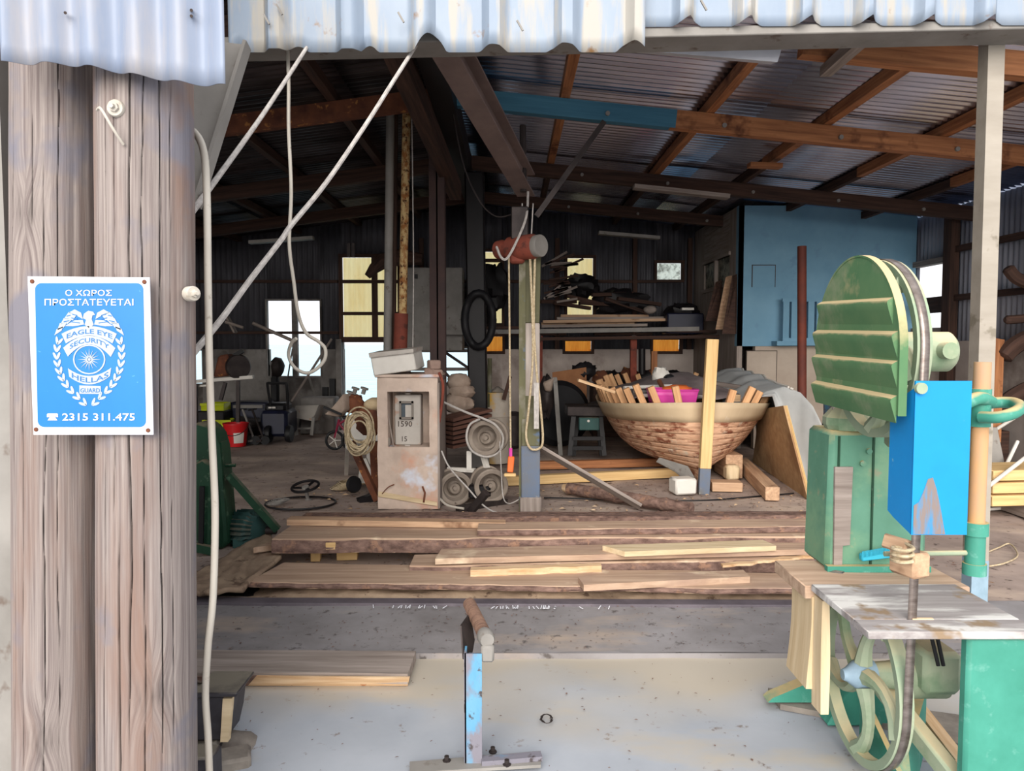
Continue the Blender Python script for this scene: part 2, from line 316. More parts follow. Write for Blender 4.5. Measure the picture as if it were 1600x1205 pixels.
for i, y in enumerate((5.35, 7.3, 9.9, 12.2)):
    h = .17
    f = lambda x: (x, y, roofz(x) - .21)
    if i == 0: MB().beam(f(2.0), f(6.1), .1, h, seg=5, jit=.02).build('rafter', m_woodo, ceil, label='orange rafter')
    elif i == 1:
        m_raftb = M('blue_rafter_paint', (70, 122, 146), (56, 104, 128), st=WG, sc=1, rough=.7, bump=.1)
        MB().beam(f(-.6), f(1.55), .1, h).build('rafter', m_raftb, ceil, label='blue painted rafter')
        MB().beam(f(1.5), f(6.1), .1, h, seg=6, jit=.02).build('rafter', m_woodo, ceil, label='orange rafter')
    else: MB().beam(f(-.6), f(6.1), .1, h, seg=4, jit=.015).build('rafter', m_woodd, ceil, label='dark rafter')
    MB().beam(f(-.64), f(-7), .1, h).build('rafter', m_woodd if i != 1 else m_rust, ceil, label='dark rafter on the left side')
    if i:
        for k in range(5):
            b = MB(); x = .9 + k * 1.1; b.cyl((x, y - .05, roofz(x) - .23), (x, y - .075, roofz(x) - .23), .022, 8); b.build('rafter_bolt', m_steelg, ceil)
MB().beam((XR, 4.6, 3.86), (XR, 14, 3.86), .2, .26).build('ridge_beam', m_dark, ceil)
MB().beam(P(600, 82, 5.2) + V((0, 0, .2)), P(712, 300, 9.3), .14, .2).build('ridge_brace', m_woodd, ceil)
# front cladding strip above the opening
wf = struct('wall_front')
def fascia(px0, px1, yb, d, per, mat, lab, depth, trap=True, top=-120, notch=None):
    n = int((px1 - px0) / 4); b = MB()
    def fn(u, v):
        px = px0 + (px1 - px0) * u
        ph = ((px - px0) / per) % 1.0
        if trap: w = 0 if ph < .5 else (min(1, (ph - .5) / .1) if ph < .75 else max(0, 1 - (ph - .75) / .12))
        else: w = .5 + .5 * cos(2 * pi * ph)
        yy = yb(px) if callable(yb) else yb
        if notch: yy -= notch(px)
        p = P(px, yy, d); q = P(px, top, d); p = p.lerp(q, v); p.x = P(px, 60, d).x
        p.y = d - depth * w; return p
    b.surf(fn, n, 8); return b.build('cladding_sheet', mat, wf, solid=.003, label=lab)
def ynotch(px):
    s = 0
    for c, w, h in ((372, 12, 10), (466, 16, 9), (578, 13, 10), (674, 24, 26), (770, 22, 7), (880, 26, 9), (985, 22, 14)):
        q = abs(px - c) / w
        if q < 1: s = max(s, h * (1 - q * q))
    return s
lsb = [(0, 101), (60, 102), (100, 103), (150, 108), (200, 118), (250, 126), (300, 134), (360, 137)]
def lsy(px):
    for (a, ya), (b_, yb_) in zip(lsb, lsb[1:]):
        if a <= px <= b_: return ya + (yb_ - ya) * (px - a) / (b_ - a)
    return 101
fascia(12, 357, lsy, 2.06, 68, m_zincl, 'galvanised sine-corrugated sheet over the log posts', .03, trap=False)
fascia(357, 1005, lambda p: 82, 4.36, 113, m_zincb, 'pale blue ribbed sheet with torn rusty lower edge', .06, notch=ynotch)
fascia(1003, 1700, lambda p: 42 - (p - 1003) * .004, 4.42, 94, m_zincb, 'pale blue ribbed sheet above the fascia beam', .06, notch=lambda p: 13 * max(0, 1 - abs((((p - 1003) / 94) % 1) - .78) / .2))
b = MB(); b.beam(P(350, 78, 4.55), P(1700, 48, 4.55), .24, .055); b.build('fascia_beam', m_steelg, wf, bev=.006)
b = MB(); b.prism([P(985, 70, 4.8), P(1222, 74, 4.8), P(1215, 97, 4.8), P(1000, 79, 4.8)], (0, .12, .03)); b.build('gutter_end', m_white, wf, label='white sheet metal gutter end')
b = MB(); b.beam(P(1350, 58, 4.7), P(1290, 112, 5.5), .08, .07); b.build('outrigger', m_woodg, wf, label='short grey timber stub under the fascia')
for px, py in ((102, 20), (299, 16), (299, 25)):
    b = MB(); b.cyl(P(px, py, 2.045), P(px, py, 2.025), .004, 8); b.build('nail', m_ink, wf)
for px, py in ((417, 30), (627, 27), (813, 40), (437, 15), (1100, 8)):
    b = MB(); b.beam(P(px - 5, py - 8, 4.27), P(px + 4, py + 8, 4.27), .01, .01); b.build('nail', m_steelg, wf)
# left front wall sliver beside the posts, with fixing screw
wl = struct('wall_left')
MB().bb(-4, -1.5, 2.42, 2.56, -.1, 3.4).build('wall_panel', m_conc, wl)
MB().bb(-7.15, -7, 2.42, 14.2, 0, 3.3).build('wall_panel', m_wclad, wl)
b = MB(); b.bb(P(-30, 600, 2.3).x, P(16, 600, 2.3).x, 2.3, 2.42, -.1, 3.2); b.build('door_jamb', m_steelg, wl, label='whitewashed jamb at the left of the log posts')
b = MB(); b.cyl(P(8, 22, 2.29), P(8, 22, 2.24), .016, 8); b.build('screw', m_steelg, wl)
# floor, apron, ground, sea
def gridplane(x0, x1, y0, y1, z, nx, ny, amp=0.0, hole=None):
    return MB().surf(lambda u, v: (x0 + (x1 - x0) * u, y0 + (y1 - y0) * v, z + amp * ns(u * nx * .35, v * ny * .35, 3)), nx, ny)
o = gridplane(-7, 6, 4.62, 14, -.012, 90, 70, .024).build('floor', m_floor); o['kind'] = 'structure'
o = gridplane(-7, 6.5, 3.82, 4.6, -.002, 60, 8, .008).build('floor_slab', m_slab); o['kind'] = 'structure'
b = MB(); b.bb(-7, 6.5, 3.8, 3.83, -.06, .0)
b = MB(); dkf = lambda u, v: max(0, min(1, (-1 + 4.82 * v - 3.12 + .35 * ns(u * 22, v * 9) + .15 * ns(u * 60, v * 30)) / .5)) * .9
b.surf(lambda u, v: (-7 + 13.5 * u, -1 + 4.82 * v, -.032 + .01 * ns(u * 30, v * 12)), 160, 90, dfn=dkf); o = b.build('floor_apron', m_apron); o['kind'] = 'structure'
o = MB().bb(-30, 30, -25, 14.35, -1.5, -.06).build('ground', m_ground); o['kind'] = 'structure'
o = MB().bb(-600, 600, 14.4, 900, -1.4, -1.2).build('sea', m_sea); o['kind'] = 'structure'
b = MB(); a0, a1 = F(250, 951), F(1290, 958)
b.beam((-3, 4.585, -.005), (2.35, 4.52, -.005), .10, .04)
tr = b.build('trim_1', m_rail, bev=.004); tr['kind'] = 'structure'
b = MB()
for k in range(42):
    px = random.choice([random.gauss(640, 22), random.gauss(795, 14), random.gauss(852, 10), random.uniform(560, 1150)])
    p = F(px, 950 + (px - 600) * .005, .018); t = random.uniform(-.02, .02)
    b.beam(p, p + V((t, .035 + random.random() * .02, 0)), .005, .002)
b.build('chalk_mark', m_chalk, tr, kind='stuff')
# back wall with real openings
YB = 14.0
def bx(px): return (px - 800) / FPX * YB
def bz(py): return P(800, py, YB).z
def cells(x0, x1, z0, z1, holes):
    xs = sorted({x0, x1, *[min(max(h[i], x0), x1) for h in holes for i in (0, 1)]}); zs = sorted({z0, z1, *[min(max(h[i], z0), z1) for h in holes for i in (2, 3)]})
    for xa, xb in zip(xs, xs[1:]):
        run = None
        for za, zb in zip(zs, zs[1:]):
            mx, mz = (xa + xb) / 2, (za + zb) / 2
            if any(h[0] < mx < h[1] and h[2] < mz < h[3] for h in holes):
                if run: yield (xa, xb, *run); run = None
            else: run = (run[0], zb) if run else (za, zb)
        if run: yield (xa, xb, *run)
H = [(bx(419), bx(501), bz(588), bz(470)), (bx(220), bx(316), bz(600), bz(548)), (bx(536), bx(622), -.1, bz(402)), (bx(640), bx(735), bz(600), bz(545)),
     (bx(756), bx(784), bz(505), bz(393)), (bx(886), bx(926), bz(492), bz(403)), (bx(1025), bx(1063), bz(437), bz(411)),
     (bx(757), bx(785), bz(549), bz(526)), (bx(883), bx(924), bz(549), bz(533)), (bx(1020), bx(1062), bz(549), bz(531))]
wb = struct('wall_back'); ZC = bz(546)
for (xa, xb, za, zb) in cells(-7.05, 6.1, 0, ZC, H):
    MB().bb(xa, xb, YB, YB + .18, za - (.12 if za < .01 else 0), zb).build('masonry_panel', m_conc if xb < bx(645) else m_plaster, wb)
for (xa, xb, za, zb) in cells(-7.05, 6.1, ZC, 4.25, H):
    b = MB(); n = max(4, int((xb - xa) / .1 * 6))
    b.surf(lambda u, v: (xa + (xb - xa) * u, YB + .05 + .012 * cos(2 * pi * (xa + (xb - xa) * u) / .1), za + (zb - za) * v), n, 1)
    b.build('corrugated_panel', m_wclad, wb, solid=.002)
for py in (440, 520):
    MB().beam((-7, YB - .02, bz(py)), (bx(530), YB - .02, bz(py)), .07, .05).build('rail', m_woodd, wb)
for (xa, xb, py) in ((640, 756, 440), (786, 884, 440), (928, 1024, 440), (786, 884, 522), (928, 1018, 522)):
    MB().beam((bx(xa), YB - .02, bz(py)), (bx(xb), YB - .02, bz(py)), .07, .05).build('rail', m_woodd, wb)
for px in (870, 990, 1075, 660):
    MB().beam((bx(px), YB - .04, ZC), (bx(px), YB - .04, 3.5), .08, .08).build('stud', m_woodd, wb)
def window(n, h, pane=None, frame=m_woodg, vbars=(), hbars=(), fw=.05, corr=False):
    w = struct('window_%d' % n); b = MB(); x0, x1, z0, z1 = h; y = YB + .04
    for a, c, d, e in ((x0 - fw, x1 + fw, z1, z1 + fw), (x0 - fw, x1 + fw, z0 - fw, z0), (x0 - fw, x0, z0, z1), (x1, x1 + fw, z0, z1)): b.bb(a, c, y - .06, y + .04, d, e)
    b.build('window_frame', frame, w)
    for x in vbars: MB().bb(x - .05, x + .05, y - .04, y + .05, z0, z1).build('mullion', frame, w)
    for z in hbars: MB().bb(x0, x1, y - .06, y + .02, z - .03, z + .03).build('transom', frame, w)
    if pane:
        b = MB(); k = max(4, int((x1 - x0) / .09 * 6))
        b.surf(lambda u, v: (x0 + (x1 - x0) * u, y + .07 + .01 * cos(2 * pi * (x0 + (x1 - x0) * u) / .09), z0 + (z1 - z0) * v), k, 1); b.build('pane', pane, w)
    return w
window(1, H[0], vbars=[bx(461)], frame=m_conc, fw=.03); window(2, H[1], frame=m_conc, fw=.03)
w3 = window(3, (H[2][0], H[2][1], bz(530), H[2][3]), m_yel, m_woodd, vbars=[bx(586)], hbars=[bz(440), bz(490), bz(529)], fw=.06)
w4 = window(4, H[3], frame=m_steelg, fw=.04, hbars=[bz(577), bz(548)])
MB().beam((bx(692), YB - .03, bz(548)), (bx(735), YB - .03, bz(577)), .05, .05).build('brace', m_steeld, w4)
MB().beam((bx(692), YB - .03, bz(578)), (bx(712), YB - .03, bz(600)), .05, .05).build('brace', m_steeld, w4)
window(5, H[4], m_yel, m_woodd, hbars=[bz(407)]); window(6, H[5], m_yel, m_woodd); window(7, H[6], m_glasspat, m_woodd)
window(8, H[7], m_ora, m_woodd); window(9, H[8], m_ora, m_woodd); window(10, H[9], m_ora, m_woodd)
dr = struct('door_1')
for x in (H[2][0] - .06, H[2][1] + .03): MB().bb(x - .05, x + .05, YB - .1, YB + .2, 0, bz(530)).build('door_jamb', m_conc, dr)
# right wall, running back
XW = 6.0; wr = struct('wall_right')
hz = (P(1480, 404, 10.4).z, P(1480, 516, 10.4).z)
MB().bb(XW, XW + .18, 4.6, 14.2, -.05, 1.62).build('masonry_panel', m_plaster, wr)
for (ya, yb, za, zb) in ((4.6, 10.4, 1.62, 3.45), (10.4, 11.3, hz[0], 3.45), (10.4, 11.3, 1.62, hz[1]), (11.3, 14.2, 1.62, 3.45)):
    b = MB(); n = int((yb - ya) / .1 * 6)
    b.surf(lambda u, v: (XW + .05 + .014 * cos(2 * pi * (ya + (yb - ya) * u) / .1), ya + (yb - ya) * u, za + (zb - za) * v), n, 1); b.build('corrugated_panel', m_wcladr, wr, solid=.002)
for z in (2.2, 2.85): MB().beam((XW - .03, 5, z), (XW - .03, 10.3, z), .06, .08).build('rail', m_woodd, wr)
for y in (10.3, 8.4, 6.6): MB().bb(XW - .12, XW, y - .09, y + .09, 0, 3.3).build('stud', m_woodd, wr)
w = struct('window_11'); MB().bb(XW - .04, XW + .06, 10.4, 11.3, 2.02, 2.24).build('transom', m_woodd, w)
b = MB()
for za in (hz[0], hz[1]): b.bb(XW - .05, XW + .08, 10.36, 11.3, za - .04, za + .04)
b.build('window_frame', m_woodg, w)
# blue room at the back right
ro = struct('wall_room'); RX, RY = 3.36, 11.3; RB = P(1200, 541, RY).z
MB().bb(RX, XW, RY, RY + .12, RB, 3.62).build('blue_board', m_bluewall, ro)
MB().bb(RX + .28, XW, RY + .02, RY + .14, 0, RB).build('cream_board', m_cream, ro)
for (x0, x1, y0, y1, mm) in ((1176, 1210, 415, 449, m_bluewall), (1167, 1212, 549, 600, m_cream)):
    b = MB(); a, c = P(x0, y0, RY), P(x1, y1, RY); b.bb(a.x, c.x, RY - .012, RY, c.z, a.z); b.build('hatch', mm, ro)
    b = MB(); g = .012
    for q in ((a.x - g, a.x, c.z, a.z), (c.x, c.x + g, c.z, a.z), (a.x - g, c.x + g, a.z, a.z + g)): b.bb(q[0], q[1], RY - .006, RY, q[2], q[3])
    b.build('hatch_joint', m_ink, ro)
zw0, zw1 = P(1120, 447, 12.3).z, P(1120, 405, 12.3).z
for (ya, yb, za, zb) in ((RY, 11.75, .0, 3.62), (11.75, 13.3, 0, zw0), (11.75, 13.3, zw1, 3.62), (13.3, 14, 0, 3.62)): MB().bb(RX, RX + .08, ya, yb, za, zb).build('side_board', m_woodg, ro)
w = struct('window_12'); b = MB(); b.bb(RX - .03, RX + .09, 11.7, 13.35, zw1, zw1 + .06); b.bb(RX - .03, RX + .09, 11.7, 13.35, zw0 - .06, zw0); b.bb(RX - .03, RX + .09, 12.5, 12.56, zw0, zw1); b.build('window_frame', m_woodg, w)
MB().bb(RX + .03, RX + .05, 11.75, 13.3, zw0, zw1).build('pane', m_glasspat, w)
rl = thing('balcony_railing', 'pale blue balustrade in front of the blue painted room', 'railing', P(1255, 535, 11.12))
for px in range(1227, 1305, 13):
    a = P(px, 531, 11.12); c = P(px, 471, 11.12); MB().bb(a.x - .045, a.x + .045, 11.10, 11.13, a.z, c.z).build('baluster', m_bluewall, rl)
for py in (469, 531):
    MB().beam(P(1222, py, 11.12), P(1320, py, 11.12), .05, .05).build('rail', m_bluewall, rl)
MB().bb(P(1212, 534, 11.12).x, P(1330, 534, 11.12).x, 11.06, 11.3, P(1250, 540, 11.12).z, P(1250, 533, 11.12).z).build('ledge', m_bluewall, rl)
MB().bb(-7, 6.5, 3.815, 3.84, -.08, -.004).build('floor_slab', m_slab)['kind'] = 'structure'
# ================================================================= log posts with the security sign
def log_post(px0, px1, ex0, ex1, d, seed, label, cracks, knots):
    rnd = random.Random(seed); zt, zb = 3.0, -.2
    def axis(z):
        t = (2.4 - z) / 2.3
        xa = (P(px0, 130, d).x + P(px1, 130, d).x) / 2; xb = (P(ex0, 1205, d).x + P(ex1, 1205, d).x) / 2
        ra = (P(px1, 130, d).x - P(px0, 130, d).x) / 2; rb = (P(ex1, 1205, d).x - P(ex0, 1205, d).x) / 2
        return xa + (xb - xa) * t, (ra + (rb - ra) * t)
    kn = []
    for (kx, ky) in knots:
        p = P(kx, ky, d - .1); x, r = axis(p.z); kn.append((p.z, -pi / 2 + math.asin(max(-.95, min(.95, (p.x - x) / r)))))
    NS, NR = 300, 90
    def off(th, z):
        o = .006 * ns(th * 1.3 + seed, z * .8) + .002 * ns(th * 5, z * 2.5, seed); dk = 0
        for (t0, za, zc, dep, w, wob) in cracks:
            if za < z < zc:
                e = min(1, (z - za) * 4, (zc - z) * 4); tc = t0 + wob * ns(z * 1.6 + t0 * 9, seed) + .02 * ns(z * 9, t0 * 5)
                k = exp(-((th - tc) / (w * (.6 + .6 * abs(ns(z * 3, t0 * 3))))) ** 2) * e; o -= dep * k; dk = max(dk, k)
        for (kz, kt) in kn:
            q = ((th - kt) * .13) ** 2 / .0011 + (z - kz) ** 2 / .0016; o += .006 * exp(-q); rr = sqrt(q)
            dk = max(dk, (.30 + .25 * sin(rr * 16)) * exp(-q * .8))
        return o, dk
    def fn(u, v):
        th = 2 * pi * u - pi; z = zb + (zt - zb) * v; x, r = axis(z); o, _ = off(th, z); return (x + (r + o) * cos(th), d + (r + o) * sin(th), z)
    def gf(u, v):
        th = 2 * pi * u - pi; z = zb + (zt - zb) * v; s = th * .14
        for (kz, kt) in kn:
            q = ((th - kt) * .13) ** 2 / .004 + (z - kz) ** 2 / .010; s += .035 * exp(-q) * (1 if th > kt else -1)
        return (z + seed, s + seed * 3, .02 * ns(z * .6, th))
    t = thing('log_post', label, 'post', (axis(0)[0], d, -.03))
    MB().surf(fn, NS, NR, cu=True, gfn=gf, dfn=lambda u, v: off(2 * pi * u - pi, zb + (zt - zb) * v)[1]).build('log', m_log, t, ang=60)
    return t, axis
def cr(*a):
    return [(-pi / 2 + x, za, zb, .0075 * k, .013 * k, wob) for (x, za, zb, k, wob) in a]
la = log_post(27, 152, 27, 153, 2.31, 3, 'left weathered log post, behind the left half of the blue sign',
    cr((-.95, -.2, 3, 1.6, .08), (-.55, .2, 3, .9, .1), (-.25, -.2, 1.6, .7, .08), (.0, 1.4, 3, .7, .05), (.25, -.2, 2.2, .9, .1), (.55, .3, 3, .8, .08), (-1.2, 0, 3, .8, .05)), [(47, 330), (73, 1150)])
lb = log_post(157, 298, 157, 301, 2.24, 8, 'right weathered log post with bolts, beside the white cable',
    cr((-.75, .1, 3, .8, .06), (-.45, -.2, 3, .9, .08), (-.1, -.2, 1.15, 1.7, .1), (-.2, 1.0, 3, .8, .06), (.12, .4, 3, 1.4, .14), (.4, -.2, 3, .9, .06), (.72, .3, 2.6, 1.2, .05), (-1.1, -.2, 3, .8, .04), (.95, 0, 3, .7, .04)), [(243, 1080)])
def bolt(t, p, n, r=.024):
    n = V(n); b = MB(); b.lathe([(r, -.02), (r, .004), (r * .9, .008)], p, n, 20); w = b.build('washer', m_cable, t)
    b = MB(); b.lathe([(r * .55, 0), (r * .55, .016), (r * .3, .018), (r * .28, .028)], p, n, 6); b.build('bolt', m_cable, t, flat=True)
bolt(lb[0], P(179, 168, 2.10) + V((0, .008, 0)), (0, -1, 0)); bolt(lb[0], P(301, 459, 2.19), (.75, -.6, 0), .022)
b = MB(); b.tube([P(152, 172, 2.1), P(158, 170, 2.07), P(176, 200, 2.075), P(193, 226, 2.1)], .004, 6, sm=4); b.build('wire_stub', m_cable, lb[0])
# sign: zoomed-in reading units (3.765 per photograph pixel) on one real vertical plane
DS = 2.088
def S(x, y, off=0.0): return P(x / 3.765, 400 + y / 3.765, DS - off)
sg = thing('security_sign', 'blue and white security warning sign screwed across the two log posts', 'sign', S(530, 600))
b = MB(); b.prism([S(162, 120), S(880, 126), S(902, 1052), S(197, 1052)], (0, .004, 0)); b.build('plate', m_white, sg)
def rr(x0, y0, x1, y1, r, n=6, sh=0.02):
    out = []
    for cx, cy, a0 in ((x1 - r, y0 + r, -pi / 2), (x1 - r, y1 - r, 0), (x0 + r, y1 - r, pi / 2), (x0 + r, y0 + r, pi)):
        for i in range(n + 1):
            a = a0 + pi / 2 * i / n; y = cy + r * sin(a); out.append((cx + r * cos(a) + (y - y0) * sh, y))
    return out
b = MB(); b.prism([S(x, y, .001) for x, y in rr(205, 160, 842, 1007, 38)], (0, .002, 0)); b.build('blue_panel', m_blue, sg)
def glyphs(txt, bold=0.0):
    cu = bpy.data.curves.new('lettering', 'FONT'); cu.body = txt; cu.size = 1; cu.offset = bold; cu.resolution_u = 2
    o = bpy.data.objects.new('lettering', cu); COL.objects.link(o); dg = bpy.context.evaluated_depsgraph_get(); me = bpy.data.meshes.new_from_object(o.evaluated_get(dg))
    vs = [V(v.co) for v in me.vertices]; fs = [tuple(p.vertices) for p in me.polygons]
    bpy.data.objects.remove(o); bpy.data.curves.remove(cu); bpy.data.meshes.remove(me)
    x0 = min(p.x for p in vs); x1 = max(p.x for p in vs); y0 = min(p.y for p in vs); y1 = max(p.y for p in vs)
    return [((p.x - x0) / (x1 - x0), 1 - (p.y - y0) / (y1 - y0)) for p in vs], fs
def text_on(mb, txt, x0, y0, x1, y1, mp, bold=0.0, warp=0.0, xc=0):
    vs, fs = glyphs(txt, bold); pts = []
    for u, w in vs:
        x = x0 + (x1 - x0) * u; pts.append(mp(x, y0 + (y1 - y0) * w + warp * (x - xc) ** 2))
    mb.add(pts, fs)
b = MB(); m2 = lambda x, y: S(x, y, .0025)
text_on(b, 'Ο ΧΩΡΟΣ', 384, 199, 658, 235, m2, .012); text_on(b, 'ΠΡΟΣΤΑΤΕΥΕΤΑΙ', 262, 252, 785, 292, m2, .012)
text_on(b, '2315 311.475', 366, 926, 794, 970, m2, .016)
b.build('lettering', m_white, sg)
b = MB()   # telephone mark
for poly in (rr(276, 927, 342, 943, 8, 3, 0), [(276, 940), (292, 940), (292, 949), (276, 949)], [(326, 940), (342, 940), (342, 949), (326, 949)], [(296, 943), (322, 943), (338, 968), (280, 968)]):
    b.prism([S(x, y, .002) for x, y in poly], (0, -.0004, 0))
b.build('telephone_mark', m_white, sg)
e = MB(); XC = 525
def fl(mb, poly, o=.002): mb.prism([S(x, y, o) for x, y in poly], (0, -.0005, 0))
def band(mb, x0, x1, yt, th, k, cut0=0, n=14):
    for i in range(n):
        xa, xb = x0 + (x1 - x0) * i / n, x0 + (x1 - x0) * (i + 1) / n
        q = lambda x: yt + k * (x - XC) ** 2
        def xin(x): return XC + (x - XC) * (1 - cut0)
        fl(mb, [(xa, q(xa)), (xb, q(xb)), (xin(xb), q(xb) + th), (xin(xa), q(xa) + th)])
band(e, 362, 688, 413, 57, .0017, .16); band(e, 372, 680, 468, 52, .0031, .18); band(e, 400, 655, 706, 50, -.0029, .06)
fl(e, [(467, 762), (593, 765), (595, 813), (468, 811)])
wing = [[(320, 468), (334, 430), (372, 415), (362, 440)], [(338, 436), (352, 396), (395, 392), (376, 420)], [(355, 405), (376, 365), (425, 372), (400, 398)], [(378, 368), (404, 330), (452, 345), (430, 378)],
        [(404, 334), (440, 314), (478, 334), (488, 372), (452, 352)], [(382, 412), (440, 378), (488, 376), (496, 404), (430, 414)]]
for w_ in wing:
    fl(e, w_); fl(e, [(1050 - x, y) for x, y in reversed(w_)])
fl(e, [(494, 340), (520, 322), (548, 328), (560, 346), (545, 350), (540, 372), (552, 405), (525, 424), (498, 405), (506, 376), (488, 366)])
for k in range(24):
    a0, a1 = 2 * pi * k / 24, 2 * pi * (k + 1) / 24; fl(e, [(525 + 95 * cos(a0), 609 + 88 * sin(a0)), (525 + 95 * cos(a1), 609 + 88 * sin(a1)), (525 + 87 * cos(a1), 609 + 80 * sin(a1)), (525 + 87 * cos(a0), 609 + 80 * sin(a0))])
for k in range(16):
    a = 2 * pi * k / 16; R = 70 if k % 2 == 0 else 62; fl(e, [(525 + 12 * cos(a - .3), 609 + 12 * sin(a - .3)), (525 + R * cos(a), 609 + R * sin(a)), (525 + 12 * cos(a + .3), 609 + 12 * sin(a + .3))], .0021)
fl(e, [(525 + 9 * cos(t * pi / 4), 609 + 9 * sin(t * pi / 4)) for t in range(8)], .0022)
spine = [(352, 478), (338, 522), (333, 566), (335, 610), (343, 655), (356, 698), (376, 738), (402, 776), (436, 812), (474, 846), (512, 882)]
for (xa, ya), (xb, yb) in zip(spine, spine[1:]):
    dx, dy = xb - xa, yb - ya; L = sqrt(dx * dx + dy * dy); tx, ty = dx / L, dy / L; nx, ny = -ty, tx
    for sd in (-1, 1):
        cx, cy = (xa + xb) / 2 + nx * 10 * sd, (ya + yb) / 2 + ny * 10 * sd; pl = []
        for k in range(8):
            a = 2 * pi * k / 8; u_, v_ = 25 * cos(a), 8.5 * sin(a); c_, s_ = cos(.42 * sd), sin(.42 * sd); u2, v2 = u_ * c_ - v_ * s_ * -1, v_ * c_ + u_ * s_ * -1
            pl.append((cx + tx * u2 + nx * v2, cy + ty * u2 + ny * v2))
        fl(e, pl); fl(e, [(1050 - x, y) for x, y in reversed(pl)])
e.build('badge_emblem', m_print, sg)
b = MB(); m3 = lambda x, y: S(x, y, .0031)
text_on(b, 'EAGLE EYE', 392, 430, 660, 458, m3, .012, .0017, XC); text_on(b, 'SECURITY', 410, 482, 642, 510, m3, .012, .0031, XC)
text_on(b, 'HELLAS', 422, 716, 638, 746, m3, .012, -.0029, XC); text_on(b, 'GUARD', 472, 778, 588, 804, m3, .014)
m_ink2 = M('badge_ink', (44, 104, 160), rough=.4, bump=0); b.build('badge_lettering', m_ink2, sg); b = MB()
for (x0, y0, x1, y1) in ((375, 385, 408, 378), (420, 362, 455, 368), (392, 352, 415, 346), (425, 340, 455, 348), (415, 384, 470, 392)):
    for mir in (0, 1):
        q = [(x0, y0), (x1, y1), (x1, y1 + 5), (x0, y0 + 5)]; fl(b, q if not mir else [(1050 - x, y) for x, y in reversed(q)], .0026)
b.build('feather_lines', m_ink2, sg)
for x, y in ((190, 150), (850, 153), (213, 1021), (872, 1026)):
    q = MB(); q.lathe([(.006, 0), (.006, .002), (.004, .004)], S(x, y, .0), (0, -1, 0), 10); q.build('screw', m_rust, sg)

# ================================================================= hanging cables, ropes, front brace
def cable(name, lab, pts, r, mat, cat, n=8, sm=8, group=None):
    b = MB(); b.tube([P(*p) for p in pts], r, n, sm=sm); return solo(b, name, mat, lab, cat, group)
cable('thick_cable', 'thick white cable hanging down beside the right log post', [(285, 205, 2.5), (303, 206, 2.45), (318, 236, 2.4), (323, 300, 2.38), (325, 440, 2.37), (327, 560, 2.36), (331, 680, 2.36), (336, 800, 2.36), (333, 930, 2.36), (325, 1010, 2.36), (321, 1085, 2.36), (325, 1150, 2.36), (328, 1230, 2.36)], .0115, m_cable, 'cable', 10)
cable('guy_rope', 'straight grey rope stretched from the fascia to the upper log post', [(490, 58, 4.5), (410, 180, 3.6), (290, 345, 2.4)], .0105, m_rope, 'rope', sm=6)
cable('guy_rope', 'longer knotted grey rope crossing the opening diagonally', [(652, 68, 4.5), (610, 134, 4.2), (572, 194, 4), (510, 285, 3.6), (455, 352, 3.3), (440, 374, 3.2), (392, 436, 2.9), (345, 500, 2.65), (295, 560, 2.42)], .0115, m_rope, 'rope', sm=6)
cable('loop_cable', 'thin white cable hanging from the fascia and ending in a loop', [(449, 62, 4.52), (451, 130, 4.5), (451, 200, 4.5), (455, 300, 4.5), (452, 380, 4.5), (459, 440, 4.5), (466, 490, 4.5), (478, 520, 4.5), (498, 534, 4.5), (508, 545, 4.5), (507, 562, 4.5), (494, 577, 4.5), (478, 583, 4.5), (460, 574, 4.5), (451, 556, 4.5), (455, 537, 4.47), (463, 529, 4.45)], .0105, m_cable, 'cable')
cable('strap_wire', 'thin pale wire hanging in front of the derrick pipes', [(643, 148, 7.7), (645, 300, 7.7), (646, 420, 7.7), (645, 545, 7.7)], .006, m_rope, 'wire', 6)
fb = thing('corner_brace', 'galvanised angle brace behind the log post under the eave', 'brace', P(340, 200, 2.7))
b = MB(); b.prism([P(300, 60, 2.75), P(386, 70, 2.75), P(310, 318, 2.62), P(296, 340, 2.6), P(250, 200, 2.6)], (0, .012, 0)); b.build('web', m_steelg, fb)
b = MB(); b.beam(P(386, 70, 2.75), P(308, 322, 2.62), .012, .06, up=(0, 1, 0)); b.build('flange', m_steelg, fb)
b = MB(); b.prism([P(336, 200, 2.685), P(341, 206, 2.685), P(336, 213, 2.685), P(332, 208, 2.685)], (0, .003, 0)); b.build('bolt_hole', m_ink, fb)

# ================================================================= square post at the right
t = thing('square_post', 'tall beige square steel post beside the bandsaw, holding the fascia', 'post', F(1522, 935))
pt, pb = P(1550, 55, 4.72), F(1522, 938); a = (pt - pb).normalized()
b = MB(); r0 = .083
def pfn(u, v):
    an = 2 * pi * round(u * 4) / 4 + pi / 4; return pb.lerp(pt, v) + V((cos(an) * r0 * .86, sin(an) * r0 * .86, 0))
b.surf(pfn, 4, 3, cu=True); b.build('shaft', m_post, t, flat=True)
b = MB(); r0 = .085; pt2 = pt; pt = pb.lerp(pt2, .075); b.surf(pfn, 4, 2, cu=True); b.build('painted_foot', m_hubw, t, flat=True, label='lower part painted pale blue'); pt = pt2

